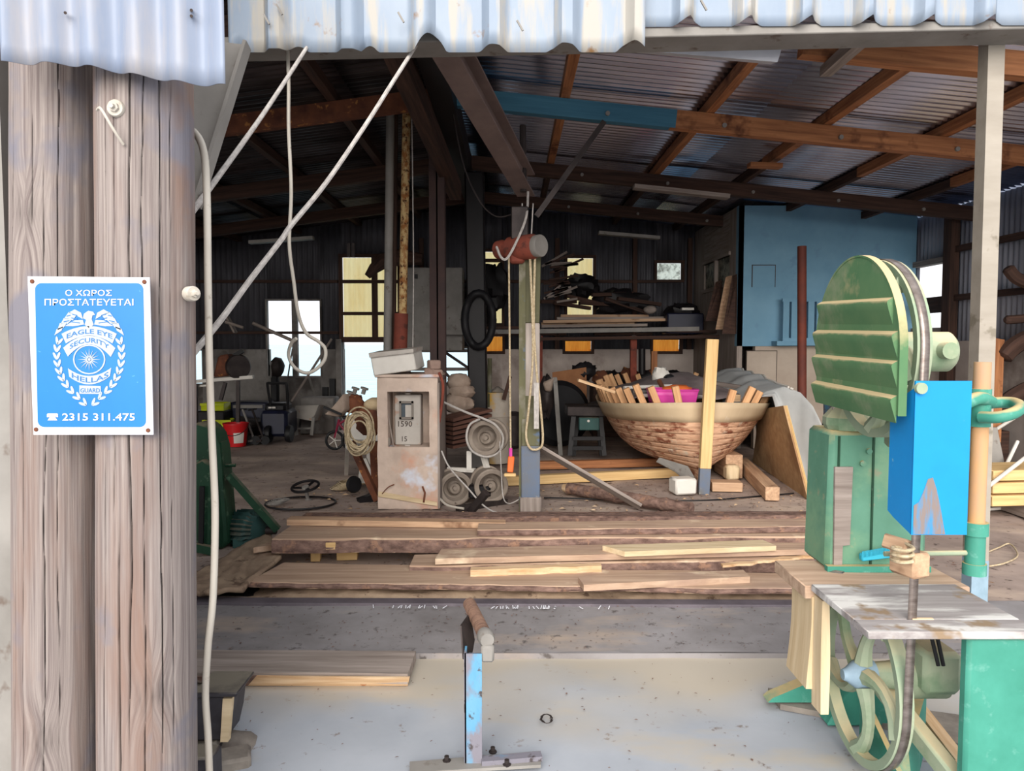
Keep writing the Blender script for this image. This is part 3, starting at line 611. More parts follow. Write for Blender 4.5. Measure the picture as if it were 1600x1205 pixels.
# ================================================================= bandsaw
bs = thing('bandsaw', 'big dusty green bandsaw with a bright blue blade guard at the right', 'bandsaw', (1.45, 2.8, -.03))
WX0 = 1.325
WX, WY, WR, ZU, ZL = 1.325, 2.79, .325, 1.575, .345
def wheel(zc, name, lab=None):
    b = MB(); ax = (1, 0, 0); up_ = .022 if zc > 1 else 0; WX = WX0 + up_; o = (WX, WY, zc)
    b.lathe([(WR - .032, -.022), (WR, -.025), (WR, .025), (WR - .032, .022), (WR - .032, -.022)], o, ax, 56, close=False); w = b.build(name, m_dusty, bs, ang=30, label=lab)
    b = MB(); b.lathe([(.0, -.075), (.02, -.075), (.026, -.06), (.034, -.05), (.05, -.03), (.055, .04), (.0, .05)], o, ax, 20, close=False); b.build('hub', m_hubw if zc < 1 else m_dusty, w)
    for k in range(5):
        a = 2 * pi * k / 5 + .45; pts = []
        for i in range(7):
            q = i / 6; an = a + .55 * q * q; rr_ = .05 + (WR - .08) * q; pts.append(V((WX, WY + rr_ * cos(an), zc + rr_ * sin(an))))
        b = MB(); b.tube(pts, [.034, .028, .024, .022, .022, .026, .034], 8); b.build('spoke', m_dusty, w)
    return w
wheel(ZL, 'lower_wheel'); wheel(ZU, 'upper_wheel')
def bladepath(n=40):
    pts = []
    for i in range(n + 1):
        a = pi * i / n; pts.append((WY - (WR + .003) * cos(a), ZU + (WR + .003) * sin(a)))
    for i in range(n + 1):
        a = pi * i / n; pts.append((WY + (WR + .003) * cos(a), ZL - (WR + .003) * sin(a)))
    return pts
bp_ = bladepath(); m = len(bp_)
b = MB(); b.surf(lambda u, v: (WX - .016 + .03 * v + .022 * max(0, min(1, (bp_[round(u * m) % m][1] - .7) / .6)), bp_[round(u * m) % m][0], bp_[round(u * m) % m][1]), m, 1, cu=True, gfn=lambda u, v: (u * 4, v * .03, 0)); b.build('blade', m_steel, bs, solid=.0016)
# teeth along the straight run
b = MB()
for k in range(26):
    z = .72 + k * .012; b.prism([(WX + .014, WY - WR - .003, z), (WX + .02, WY - WR - .003, z + .003), (WX + .014, WY - WR - .003, z + .01)], (0, .0012, 0))
b.build('blade_teeth', m_steel, bs, kind='stuff')
# upper half-moon guard
GX, GY, GR, GZ = 1.235, 2.74, .335, 1.574
dsh = [(GY + GR * cos(pi * i / 36), GZ + GR * sin(pi * i / 36)) for i in range(37)] + [(GY - GR + .0, 1.365), (GY + GR - .02, 1.40)]
b = MB(); b.prism([(GX, y, z) for y, z in dsh], (.012, 0, 0)); ug = b.build('upper_guard', m_guard, bs, ang=30)
b = MB(); rim = [V((GX + .012, GY + (y - GY) * 1.005, GZ + (z - GZ) * 1.005)) for y, z in dsh[:38]]
gc_ = V((GX + .014, GY, GZ)); b.surf(lambda u, v: (lambda p, c: p + V((c[0], 0, 0)) - ((p - gc_).normalized() * c[1] if c[1] else V((0, 0, 0))))(rim[round(u * 37)], ((-.014, 0), (.013, 0), (.013, .007), (-.014, .007), (-.014, 0))[round(v * 4)]), 37, 4)
b.build('guard_rim', m_guard, ug, ang=25)
for zn, zf in ((1.732, 1.748), (1.622, 1.636), (1.527, 1.538), (1.415, 1.432)):
    hw = sqrt(max(.01, GR ** 2 - max(0, zn - GZ) ** 2)) - .012; ya, yb = GY - hw, GY + hw
    b = MB(); b.prism([(GX, ya, zn + .014), (GX - .018, ya, zn + .004), (GX - .021, ya, zn - .004), (GX - .014, ya, zn - .03), (GX, ya, zn - .075)], (0, yb - ya, zf - zn)); b.build('louvre', m_guard, ug)
b = MB(); b.bb(WX + .1, WX + .16, WY - .03, WY + .1, 1.2, 1.57); b.build('wheel_arm', m_dusty, bs, bev=.015)
b = MB(); b.lathe([(.055, .03), (.074, .05), (.074, .29), (.06, .305), (.0, .305)], (WX, WY + .02, ZU - .01), (1, 0, 0), 28, close=False); sh = b.build('shaft_housing', m_dusty, bs)
b = MB(); b.cyl((WX + .24, WY - .05, ZU - .005), (WX + .24, WY - .095, ZU - .005), .03, 18); b.build('shaft_knob', m_dusty, sh)
# blue blade guard: a folded channel round the front run of the blade
b = MB(); zb0, zb1 = .985, 1.478
b.bb(1.277, 1.455, 2.385, 2.393, zb0, zb1); bgd = b.build('blade_guard', m_bblue, bs, label='bright blue sheet steel blade guard')
b = MB(); b.prism([(1.277, 2.386, zb0), (1.277, 2.386, zb1 - .02), (1.277, 2.54, zb1 - .09), (1.277, 2.54, zb0 + .045), (1.277, 2.50, zb0 + .03)], (.008, 0, 0)); b.build('guard_side', m_bblue, bgd)
b = MB(); b.cyl((1.29, 2.386, 1.455), (1.29, 2.37, 1.455), .018, 14); b.build('guard_hinge', m_dusty, bgd)
b = MB(); b.prism([(1.282, 2.3835, .987), (1.385, 2.3835, .987), (1.376, 2.3835, 1.03), (1.366, 2.3835, 1.08), (1.354, 2.3835, 1.13), (1.34, 2.3835, 1.17), (1.325, 2.3835, 1.165), (1.31, 2.3835, 1.12), (1.297, 2.3835, 1.09), (1.282, 2.3835, 1.08)], (0, .002, 0)); b.build('worn_patch', m_worn, bgd, label='bare metal patch where the paint wore off')
# guide block, rods, vertical tube
gb = MB(); gb.box((1.335, 2.5, .862), (.075, .11, .085), rz=.35); g_ = gb.build('guide_block', m_wood, bs, bev=.01)
gb = MB(); gb.box((1.31, 2.53, .915), (.04, .1, .05), rz=.35, ry=.3); gb.build('guide_wedge', m_wood, g_, bev=.006)
b = MB(); b.tube([V((1.29 + .03 * cos(k * 1.3), 2.46 + .04 * sin(k * 1.3), .87 + .004 * k)) for k in range(16)], .006, 6, sm=3); b.build('lashing', m_ropeb, g_)
b = MB(); b.cyl((1.3, 2.6, .862), (1.6, 2.6, .866), .009, 10); b.build('guide_rod', m_dusty, bs)
TX = P(1529, 700, 2.6).x; b = MB(); b.cyl((TX, 2.6, .8), (TX + .004, 2.6, 1.532), .027, 22); vt = b.build('guide_tube', m_tubeo, bs)
b = MB(); b.cyl((TX, 2.6, 1.31), (TX, 2.6, 1.44), .034, 22); b.build('collar', m_teal, vt)
b = MB(); b.cyl((TX, 2.6, .79), (TX, 2.6, .96), .032, 22); b.build('collar', m_teal, vt)
b = MB(); b.cyl((TX, 2.6, .93), (TX, 2.6, .975), .04, 22); b.build('clamp_ring', m_teal, vt); b = MB(); b.cyl((TX, 2.6, .79), (TX, 2.6, .83), .038, 22); b.build('clamp_ring', m_teal, vt)
b = MB(); b.tube([P(1505, 632, 2.52), P(1530, 622, 2.55), P(1548, 628, 2.6)], .022, 10, sm=4); b.build('clamp_arm', m_teal, vt)
b = MB(); b.tube([P(1532, 652, 2.55), P(1560, 652, 2.5), P(1585, 645, 2.5), P(1594, 637, 2.56), P(1585, 630, 2.64), P(1560, 629, 2.68), P(1534, 632, 2.66)], .02, 10, sm=6); b.build('clamp_handle', m_teal, vt)
# column and base castings
b = MB(); b.prism([(1.285, 3.05, .668), (1.70, 3.05, .668), (1.70, 3.05, 1.24), (1.295, 3.05, 1.24)], (0, .24, 0)); cl = b.build('column', m_tgreen, bs, bev=.018)
for px in (1309, 1363):
    x = P(px, 760, 3.05).x; b = MB(); b.bb(x - .004, x + .004, 3.044, 3.06, .67, 1.22); b.build('seam', m_dkgreen, cl)
for px, py in ((1357, 705), (1347, 724)):
    b = MB(); p = P(px, py, 3.05); b.cyl(p, p + V((0, -.012, 0)), .012, 10); b.build('column_bolt', m_tgreen, cl, label='green bolt head')
b = MB(); b.prism([P(1305, 730, 3.035), P(1333, 730, 3.035), P(1328, 852, 3.035), P(1317, 853, 3.035), P(1316, 884, 3.035), P(1303, 884, 3.035)], (0, .014, 0)); b.build('fence_strip', m_woodg, cl, label='worn pale wooden strip')
b = MB(); b.lathe([(.09, 0), (.1, .02), (.1, .05), (.07, .085), (.045, .11), (0, .115)], (1.40, 3.13, 1.24), (0, 0, 1), 10); b.build('top_cap', m_dusty, bs, flat=True)
b = MB(); b.box((1.49, 3.03, .68), (.42, .03, .025)); b.build('ledge', m_teal, bs)
b = MB(); b.box((1.62, 3.035, 1.12), (.1, .03, .03), ry=.1); b.build('cleat', m_teal, bs, bev=.008)
# table
tb = []
for (y0, y1, x0) in ((2.355, 2.462, 1.135), (2.466, 2.83, 1.14)):
    b = MB(); b.box(((x0 + 1.69) / 2, (y0 + y1) / 2, .667), (1.69 - x0, y1 - y0, .026)); b.build('table_board', m_table, bs, bev=.003, label='sawdust-dusted table board')
b = MB(); b.beam((1.12, 3.0, .645), (1.75, 3.0, .645), .33, .045, seg=6, jit=.02); b.build('rear_table_board', m_plank, bs, bev=.004)
b = MB(); b.bb(1.33, 1.40, 2.458, 2.47, .68, .6835); b.build('table_insert', m_pale, bs)
b = MB(); b.beam((1.15, 2.93, .27), (1.155, 2.93, .63), .2, .03, up=(1, 0, 0), seg=8, jit=.03); b.build('hanging_slab', m_beige, bs, label='pale split slab hanging under the left table edge')
b = MB(); b.beam((1.168, 2.79, .21), (1.165, 2.795, .64), .085, .03, up=(1, 0, 0), seg=8, jit=.02); b.build('hanging_slab', m_beige, bs, label='second pale slab under the table edge')
b = MB(); b.bb(1.47, 1.80, 2.38, 2.43, -.02, .652); b.build('table_leg', m_teal, bs, bev=.012, label='teal cast leg under the table')
b = MB(); b.lathe([(.045, .03), (.05, .1), (.055, .13), (.085, .15), (.085, .3)], (WX, WY, ZL), (1, 0, 0), 20); b.build('lower_bearing', m_dusty, bs)
b = MB(); b.box((1.56, 2.74, .4), (.14, .16, .16)); b.build('bearing_housing', m_dusty, bs, bev=.02)
b = MB(); b.beam((1.42, 2.95, .3), (1.5, 2.45, .12), .06, .07); b.build('lower_strut', m_dusty, bs, bev=.01)
b = MB(); b.prism([(1.33, 3.1, -.02), (1.75, 3.1, -.02), (1.75, 3.1, .15), (1.42, 3.1, .15)], (0, .1, 0)); b.build('base_casting', m_teal, bs, bev=.008)
b = MB(); b.prism([(1.4, 2.62, -.02), (1.62, 2.95, -.02), (1.62, 2.95, .22), (1.42, 2.7, .1)], (.03, -.02, 0)); b.build('base_web', m_teal, bs)
b = MB(); b.prism([(WX + .07, 2.95, .0), (WX + .07, 2.55, .0), (WX + .07, 2.62, .03), (WX + .07, 2.95, .2)], (.02, 0, 0)); b.build('base_web', m_teal, bs)
for k in (0, 1):
    b = MB(); b.cyl(P(1456 + k * 9, 998, 2.6), P(1466 + k * 8, 1040, 2.6), .007, 8); b.build('belt_run', m_black, bs, label='black drive belt')
pl_ = MB(); pl_.prism([F(1200, 1083, -.03), F(1200, 1083, -.03) + V((0, -.16, 0)), V((2.0, 2.9, -.03)), V((2.0, 3.15, -.03))], (0, 0, .025)); solo(pl_, 'base_plinth', m_stone, 'low concrete plinth under the bandsaw base', 'plinth')
b = MB(); a = F(1200, 1098, 0); c = F(1281, 1098, 0); b.prism([a, c, c + V((0, 0, .085)), c + V((-.05, 0, .09)), a + V((.02, 0, .02))], (0, .07, 0)); solo(b, 'green_wedge', m_teal, 'green painted triangular plate on the floor left of the bandsaw wheel', 'plate')
b = MB(); b.beam(F(1430, 1096, .02) + V((0, 0, 0)), F(1503, 1190, -.02), .05, .016); solo(b, 'wooden_lath', m_pale, 'pale thin wooden slat on the floor behind the lower bandsaw wheel', 'slat')
b = MB(); b.box(P(1368, 868, 3.02), (.125, .03, .03), ry=-.12)
br = solo(b, 'hand_brush', m_brush, 'turquoise hand brush lying on the bandsaw ledge', 'brush', bev=.005)
b = MB()
for k in range(22): p = P(1347 + k * 2.0, 871.5 - k * .35, 3.002); b.beam(p, p + V((0, -.002, .026)), .003, .003)
b.build('bristle', m_brush, br, kind='stuff')
b = MB(); b.box(P(1318, 888, 3.1), (.11, .03, .012)); solo(b, 'offcut', m_beige, 'small pale offcut on the rear bandsaw board', 'offcut')
b = MB(); b.blob(P(1306, 897, 3.02), (.04, .03, .018), amp=.3); solo(b, 'metal_scrap', m_iron, 'small dark metal scrap on the rear bandsaw board', 'scrap')
# ================================================================= roller stand in the foreground
rs = thing('roller_stand', 'flaking blue steel roller stand in the middle foreground', 'roller stand', F(738, 1190, -.03))
fx = F(740, 1195, -.03)
b = MB(); b.bb(fx.x - .032, fx.x + .034, fx.y - .03, fx.y - .022, -.02, .42); b.bb(fx.x - .034, fx.x - .026, fx.y - .03, fx.y + .045, -.02, .42); ps = b.build('post', m_bstand, rs)
b = MB(); b.bb(fx.x - .018, fx.x + .032, fx.y - .022, fx.y + .03, -.02, .4); b.build('inner_tube', m_bstand, rs)
b = MB(); b.prism([P(721, 978, 2.9), P(735, 958, 3.1), P(742, 1000, 2.95), P(736, 1034, 2.88), P(725, 1030, 2.88)], (-.006, .0, 0)); b.build('bracket', m_steeld, rs)
ra, rb_ = V((-.098, 2.83, .468)), V((-.185, 3.2, .475))
b = MB()
for k in range(60):
    pass
dr_ = (rb_ - ra); pr = [(.024 + .004 * (k % 2), dr_.length * (.1 + .9 * k / 40)) for k in range(41)]
b.lathe(pr, ra, dr_, 16); b.build('roller', M('roller_rust', (128, 100, 84), (92, 70, 60), st=(30, 6, 6), sc=3, rough=.9, bump=.6), rs, ang=10)
b = MB(); b.lathe([(.0, -.02), (.026, -.02), (.032, -.005), (.032, .03), (.028, .045)], ra, dr_, 16, close=False); b.build('end_cap', m_steelg, rs, label='pale worn end cap')
b = MB(); b.bb(ra.x - .02, ra.x + .03, ra.y - .03, ra.y + .02, .385, .45); b.build('fork', m_steelg, rs, bev=.008)
b = MB(); b.prism([F(640, 1195, -.02), F(725, 1188, -.02), F(845, 1178, -.02), F(845, 1200, -.02), F(640, 1212, -.02)], (0, 0, .012)); b.build('foot_plate', m_steelg, rs)
b = MB(); b.beam(F(752, 1190, -.0), F(846, 1182, -.0), .04, .02); b.build('foot_bar', m_bstand, rs)
for px, py in ((698, 1190), (770, 1176), (792, 1196)):
    b = MB(); p = F(px, py, -.01); b.lathe([(.016, 0), (.016, .006), (.009, .008), (.009, .022)], p, (0, 0, 1), 8); b.build('bolt', m_steeld, rs, flat=True)
b = MB()
for k in range(9):
    a = random.random() * 6; b.tube([F(854, 1126, -.02) + V((.03 * cos(a + i * .6) * (.5 + .5 * random.random()), .04 * sin(a + i * .6), .008)) for i in range(9)], .0016, 4)
solo(b, 'wire_tangle', m_steeld, 'tiny tangle of dark wire on the pale concrete right of the roller stand', 'wire')
# board, anvil and stone at the lower left
t = thing('floor_board', 'long grey board with a split pale edge lying on the concrete at the left', 'board', F(470, 1070, -.03))
L0, R0 = F(230, 1052, .03), F(638, 1055, .03)
b = MB(); b.beam(L0 + V((0, .13, -.018)), R0 + V((0, .13, -.018)), .26, .05, seg=8, jit=.008); b.build('plank', m_woodg, t)
b = MB(); b.prism([F(400, 1057, .03), F(640, 1059, .03), F(637, 1072, -.03), F(387, 1072, -.03)], (0, .012, 0)); b.build('split_edge', m_pale, t)
b = MB(); b.prism([F(300, 1058, .03), F(400, 1057, .03), F(392, 1072, -.03), F(330, 1072, -.03)], (0, .012, 0)); b.build('bark_edge', m_bark, t, label='dark bark-covered edge')
b = MB(); b.lathe([(.02, 0), (.02, .004)], P(568, 1065, F(568, 1072, -.03).y - .004), (0, -1, 0), 12); b.build('knot', m_woodo, t, label='orange knot')
an = thing('anvil', 'dark cast iron anvil on a low stone beside the log post', 'anvil', P(335, 1190, 2.95))
b = MB(); q = lambda x, y, d: P(x, y, d)
b.prism([q(296, 1088, 2.9), q(364, 1088, 2.9), q(360, 1125, 2.9), q(352, 1160, 2.9), q(296, 1160, 2.9)], (0, .16, 0)); b.build('body', m_iron, an, bev=.012)
b = MB(); b.prism([q(300, 1083, 2.87), q(371, 1083, 2.87), q(369, 1090, 2.87), q(300, 1092, 2.87)], (0, .2, .0)); b.build('face', m_iron, an, bev=.005)
b = MB(); b.beam(q(300, 1168, 2.95), q(352, 1160, 2.95), .14, .07); b.build('foot', m_iron, an, bev=.015)
b = MB(); b.prism([q(348, 1092, 2.885), q(362, 1092, 2.885), q(356, 1160, 2.885), q(344, 1160, 2.885)], (0, .03, 0)); b.build('waist_rib', m_beige, an, label='dusty pale front edge')
b = MB(); b.blob(q(352, 1172, 2.98), (.14, .14, .06), 14, .3, 2.2, 5); solo(b, 'rock', m_stone, 'rough dark rock under the anvil foot', 'rock')
b = MB(); b.box(q(352, 1196, 2.84) , (.19, .12, .09), rz=.35); solo(b, 'stone_block', m_stone, 'pale-edged stone block in front of the anvil', 'stone', bev=.012)
b = MB(); b.box(q(318, 1196, 2.66), (.1, .1, .11)); solo(b, 'iron_block', m_iron, 'small dark iron block below the anvil, behind the white cable', 'block', bev=.008)

# ================================================================= sawn slabs and planks
def slab(name, label, L, R, zt, th, wl_, wr_, mat=m_plank, bark=True, skl=0, skr=0, wav=.02, bev=0, cat='plank', n=30, ph=None, zr=None, sap=False):
    a, c = F(*L, zt), F(*R, zt if zr is None else zr); q = random.random() * 40
    t = thing(name, label, cat, ((a.x + c.x) / 2, (a.y + c.y) / 2, zt - th), group='sawn planks and slabs on the ground')
    def edge(u, back, low):
        p = a.lerp(c, u); w_ = wl_ + (wr_ - wl_) * u
        y = p.y + wav * ns(u * 7 + q, 2) + wav * .5 * ns(u * 25 + q, 5)
        if back: y = p.y + w_ + wav * ns(u * 6 + q, 12)
        if low and not back: y -= .02 * bark + (.01 * ns(u * 22 + q, 8) if bark else 0)
        if low and back: y += .02 * bark
        return V((p.x + ((skl * (1 - u) + skr * u) if back else 0), y, p.z - (th if low else 0)))
    ring = [(0, 0), (0, .33), (0, .66), (0, 1), (1, 1), (1, 0)]
    def fn(u, v):
        k = round(v * 3); return [edge(u, 0, 0), edge(u, 1, 0), edge(u, 1, 1), edge(u, 0, 1)][k % 4]
    b = MB(); vs, gs, fs = [], [], []
    for i in range(n + 1):
        u = i / n
        for (bk, lo) in ((0, 0), (1, 0), (1, 1), (0, 1)):
            p = edge(u, bk, lo); vs.append(p); gs.append(V((p.x + q, p.y * 1 + q, p.z)))
    for i in range(n):
        for e_ in range(4): fs.append((i * 4 + e_, i * 4 + (e_ + 1) % 4, i * 4 + 4 + (e_ + 1) % 4, i * 4 + 4 + e_))
    fs += [(0, 3, 2, 1), tuple(n * 4 + e_ for e_ in (0, 1, 2, 3))]
    b.add(vs, fs, gs).build('timber', mat, t, ang=25)
    if bark:
        b = MB(); m_ = n * 3
        def bf(u, v):
            p0, p1 = edge(u, 0, 0), edge(u, 0, 1); k = .012 + .012 * ns(u * 40 + q, v * 4); top = .12 + .12 * ns(u * 11 + q, 31)
            p = p0.lerp(p1, top + (1 - top) * v); p.y -= k * sin(pi * min(1, v * 1.1)) + .002; return p
        b.surf(bf, m_, 4).build('wane_edge', m_bark if not sap else m_pale, t, label='rough bark edge' if not sap else 'torn pale sapwood edge')
    return t
slab('bark_slab', 'bark-backed slab farthest back, just in front of the concrete kiosk', (470, 808), (1275, 806), .09, .09, .18, .18, m_bark, True, wav=.04)
slab('timber_slab', 'thick bark-edged slab resting on two small wood blocks', (425, 842), (1280, 838), .205, .1, .42, .36, skl=.03, wav=.025)
slab('plank', 'narrow sawn plank at the back left on top of the thick slab', (448, 812), (790, 817), .255, .045, .12, .1, m_wood, False, wav=.006)
slab('plank', 'bark-edged plank at the back right leading behind the bandsaw column', (746, 828), (1280, 822), .25, .04, .22, .24, bark=True, wav=.012)
slab('plank', 'grey-edged plank with straight cut left end, in front of the thick slab', (680, 873), (1272, 858), .165, .04, .24, .26, bark=False, skl=.02, wav=.006)
slab('timber_slab', 'slab with a torn pale sapwood edge and bark below, third from the front', (640, 884), (1272, 872), .115, .09, .26, .3, bark=True, wav=.03, sap=False)
slab('sapwood_strip', 'torn strip of pale sapwood lying along the middle slab', (735, 891), (940, 884), .128, .045, .07, .06, m_pale, False, wav=.02)
slab('sapwood_strip', 'long thin curl of pale sapwood on the right of the middle slab', (1130, 884), (1275, 868), .13, .016, .05, .04, m_pale, False, wav=.03)
slab('plank', 'long wide front plank with a pale left end, nearest to the steel rail', (388, 909), (1272, 920), .085, .03, .42, .3, bark=True, skl=.1, wav=.035)
slab('plank', 'short thick-sawn plank lying on the front plank', (912, 914), (1172, 901), .125, .04, .15, .14, bark=False, skl=-.02, wav=.003)
slab('plank', 'short yellow-ended plank lying on top in the right half of the pile', (976, 862), (1213, 853), .2, .035, .15, .16, m_beige, False, skl=-.13, skr=-.04, wav=.003)
slab('plank', 'short sloping plank end at the left end of the thick slab', (396, 856), (452, 848), .14, .04, .4, .42, skl=.17, skr=.17, bark=False, wav=.005)
for px, py, sx, sy, sz, l in ((492, 878, .07, .07, .1, 'tall yellow support block under the thick slab'), (541, 876, .15, .1, .07, 'wide yellow support block under the thick slab'), (519, 856, .07, .05, .05, 'small pale block wedged on the bark of the thick slab')):
    p = F(px, py, 0 if py > 860 else .13); b = MB(); b.box((p.x, p.y + sy / 2 + (0 if py > 860 else -.06), p.z + sz / 2), (sx, sy, sz), rz=.1); solo(b, 'wood_block', m_woody, l, 'block', 'wood blocks around the slabs', bev=.004)
# sawdust crust plate over the painted pit shade at the left
b = MB(); pa = [F(296, 925, .07), F(385, 918, .07), F(448, 858, .07), F(448, 838, .07), F(400, 838, .07), F(296, 905, .07)]
def pf(u, v):
    lo = [F(290, 924, .07), F(325, 928, .07), F(380, 921, .07), F(402, 905, .07), F(440, 870, .07)]; hi = [F(290, 905, .07), F(316, 893, .07), F(350, 872, .07), F(385, 850, .07), F(420, 836, .07)]
    i = min(3, int(u * 4)); f = u * 4 - i; p = lo[i].lerp(lo[i + 1], f).lerp(hi[i].lerp(hi[i + 1], f), v); p.z += .02 * ns(u * 9, v * 9) ; p.y += .015 * ns(u * 20, v * 3); return p
b.surf(pf, 40, 16); solo(b, 'cover_board', m_dust, 'sawdust-caked board above the painted pit shade at the left of the planks', 'board', solid=.03)
b = MB(); b.bb(-2.9, -1.62, 4.7, 4.95, -.01, -.004); b.build('floor_pit_shade', m_dark)['kind'] = 'structure'  # flat dark sheet at floor level, the pit's shade put into its colour
b = MB()
def sd(u, v):
    x0, x1 = F(372, 936, 0).x, 2.1; x = x0 + (x1 - x0) * u; y = 4.60 + .42 * v + .03 * ns(x * 3, 1); h = .062 * sin(pi * min(1, max(0, v))) ** .6 * (.7 + .5 * ns(x * 2.2, v * 3)) + .02 * ns(x * 12, y * 12) * sin(pi * v); return (x, y, h * min(1, u * 12) - .012)
b.surf(sd, 160, 14); o = b.build('sawdust', m_dust); tag(o, 'bank of sawdust and bark crumbs packed under the front plank', 'sawdust', kind='stuff')
b = MB(); rnd = random.Random(5)
for k in range(2350):
    if k < 1700: x, y, z = rnd.uniform(-2.6, 3.2), rnd.uniform(4.75, 8.6), .004
    elif k < 2200: x, y, z = rnd.uniform(-1.6, 2.3), rnd.uniform(3.85, 4.5), .006
    else: x, y, z = rnd.uniform(-1.3, 1.4), rnd.uniform(2.7, 3.75), -.022
    s = rnd.uniform(.006, .026) * (.9 if k < 1700 else .4); a = rnd.random() * 6.3; c_, s_ = cos(a), sin(a); w_ = s * rnd.uniform(.2, .6)
    b.add([(x + c_ * s, y + s_ * s, z), (x - s_ * w_, y + c_ * w_, z + s * .3), (x - c_ * s, y - s_ * s, z), (x + s_ * w_, y - c_ * w_, z + .002)], [(0, 1, 2, 3)])
tag(b.build('wood_chips', m_bark), 'bark crumbs and wood chips scattered over the ground', 'chips', kind='stuff')
b = MB()
for k in range(700):
    x, y, z = rnd.uniform(-2.6, 3.2), rnd.uniform(4.75, 8.4), .006
    s = rnd.uniform(.01, .04); a = rnd.random() * 6.3; c_, s_ = cos(a), sin(a); w_ = s * .25
    b.add([(x + c_ * s, y + s_ * s, z), (x - s_ * w_, y + c_ * w_, z + s * .3), (x - c_ * s, y - s_ * s, z), (x + s_ * w_, y - c_ * w_, z + .002)], [(0, 1, 2, 3)])
tag(b.build('wood_shavings', m_pale), 'pale wood shavings scattered over the earth floor', 'shavings', kind='stuff')
# ================================================================= concrete kiosk with the meter
DK = 7.18
k0, k1 = P(590, 700, DK), P(684, 700, DK); zk = P(640, 590, DK).z; x0, x1 = k0.x, k1.x
n0, n1 = P(605, 612, DK), P(671, 699, DK)
kz = thing('concrete_kiosk', 'stained concrete meter kiosk with an open niche, left of the green post', 'kiosk', ((x0 + x1) / 2, DK + .3, 0))
b = MB(); rnd = random.Random(2); D_ = .62
def rough_box(b, a, c, d, e, f, g, nx=8, nz=8):
    # box with a slightly eroded front face
    def fn(u, v):
        x = a + (c - a) * u; z = f + (g - f) * v; return (x + .006 * ns(z * 9, x * 9), d + .012 * ns(x * 8, z * 8), z + .004 * ns(x * 14, z))
    b.surf(fn, nx, nz); b.bb(a, c, d + .013, e, f, g)
rough_box(b, x0, n0.x, DK, DK + D_, 0, zk, 4, 30); rough_box(b, n1.x, x1, DK, DK + D_, 0, zk, 4, 30)
rough_box(b, n0.x, n1.x, DK, DK + D_, n0.z, zk, 10, 5); rough_box(b, n0.x, n1.x, DK, DK + D_, 0, n1.z, 10, 14); b.bb(n0.x, n1.x, DK + .34, DK + D_, n1.z, n0.z)
b.build('shell', m_kiosk, kz)
b = MB(); b.bb(x1, x1 + .02, DK - .01, DK + D_, 0, zk - .05); b.build('side_board', m_woodg, kz)
b = MB(); b.bb(x0 - .02, x1 + .02, DK - .02, DK + D_, zk, zk + .03); b.build('cap_slab', m_kiosk, kz, bev=.008)
b = MB(); b.prism([P(591, 768, DK - .012), P(683, 785, DK - .012), P(683, 791, DK - .012), P(591, 776, DK - .012)], (0, .014, 0)); b.build('render_band', m_beige, kz, label='pale diagonal render band near the foot')
b = MB(); b.tube([P(660, 760, DK - .012), P(664, 770, DK - .02), P(662, 785, DK - .012)], .01, 6); b.build('rust_patch', m_rust, kz, label='rusted bar showing through the concrete')
b = MB(); b.tube([P(597, 772, DK - .01), P(606, 762, DK - .03), P(616, 757, DK - .012)], .005, 6, sm=4); b.build('bent_wire', m_rust, kz)
mt = thing('electric_meter', 'grey plastic electric meter box inside the niche of the concrete kiosk', 'meter', P(636, 697, DK + .12))
a, c = P(616, 617, DK + .12), P(658, 696, DK + .12); b = MB()
b.bb(a.x, c.x, DK + .12, DK + .3, c.z, a.z); b.build('case', m_meter, mt, bev=.012)
w0, w1 = P(624, 627, DK + .1), P(646, 655, DK + .1); b = MB(); y = DK + .105
for q in ((w0.x, w1.x, w0.z - .02, w0.z), (w0.x, w1.x, w1.z, w1.z + .02), (w0.x, w0.x + .018, w1.z, w0.z), (w1.x - .018, w1.x, w1.z, w0.z)): b.bb(q[0], q[1], y - .015, y + .02, q[2], q[3])
b.build('window_frame', m_frame, mt); b = MB(); b.bb(w0.x + .01, w1.x - .01, y + .012, y + .016, w1.z + .01, w0.z - .01); b.build('meter_window', m_screen, mt)
b = MB(); p0_, p1_ = P(633, 633, DK + .1), P(643, 652, DK + .1); b.bb(p0_.x, p1_.x, y + .004, y + .009, p1_.z, p0_.z); b.build('dial_card', m_meter, mt)
b = MB(); text_on(b, '1590', 622, 658, 644, 667, lambda x, yy: P(x, yy, DK + .118), .012); text_on(b, '15', 628, 682, 636, 690, lambda x, yy: P(x, yy, DK + .118), .008); b.build('painted_number', m_ink, mt)
b = MB(); b.cyl(P(637, 616, DK + .16), P(637, 614, DK + .16) , .03, 14); b.build('fixing_lug', m_meter, mt); b = MB(); b.box(P(637, 698, DK + .1), (.05, .03, .035)); b.build('fixing_lug', m_meter, mt)
b = MB(); b.cyl(P(602, 622, DK + .1), P(615, 698, DK + .02), .007, 8); solo(b, 'thin_stick', m_woodg, 'thin stick leaning in the kiosk niche left of the meter', 'stick')
b = MB(); b.blob(P(605, 691, DK + .06), (.035, .03, .055), 12, .12); solo(b, 'round_stone', m_stone, 'rounded stone in the lower left corner of the kiosk niche', 'stone')
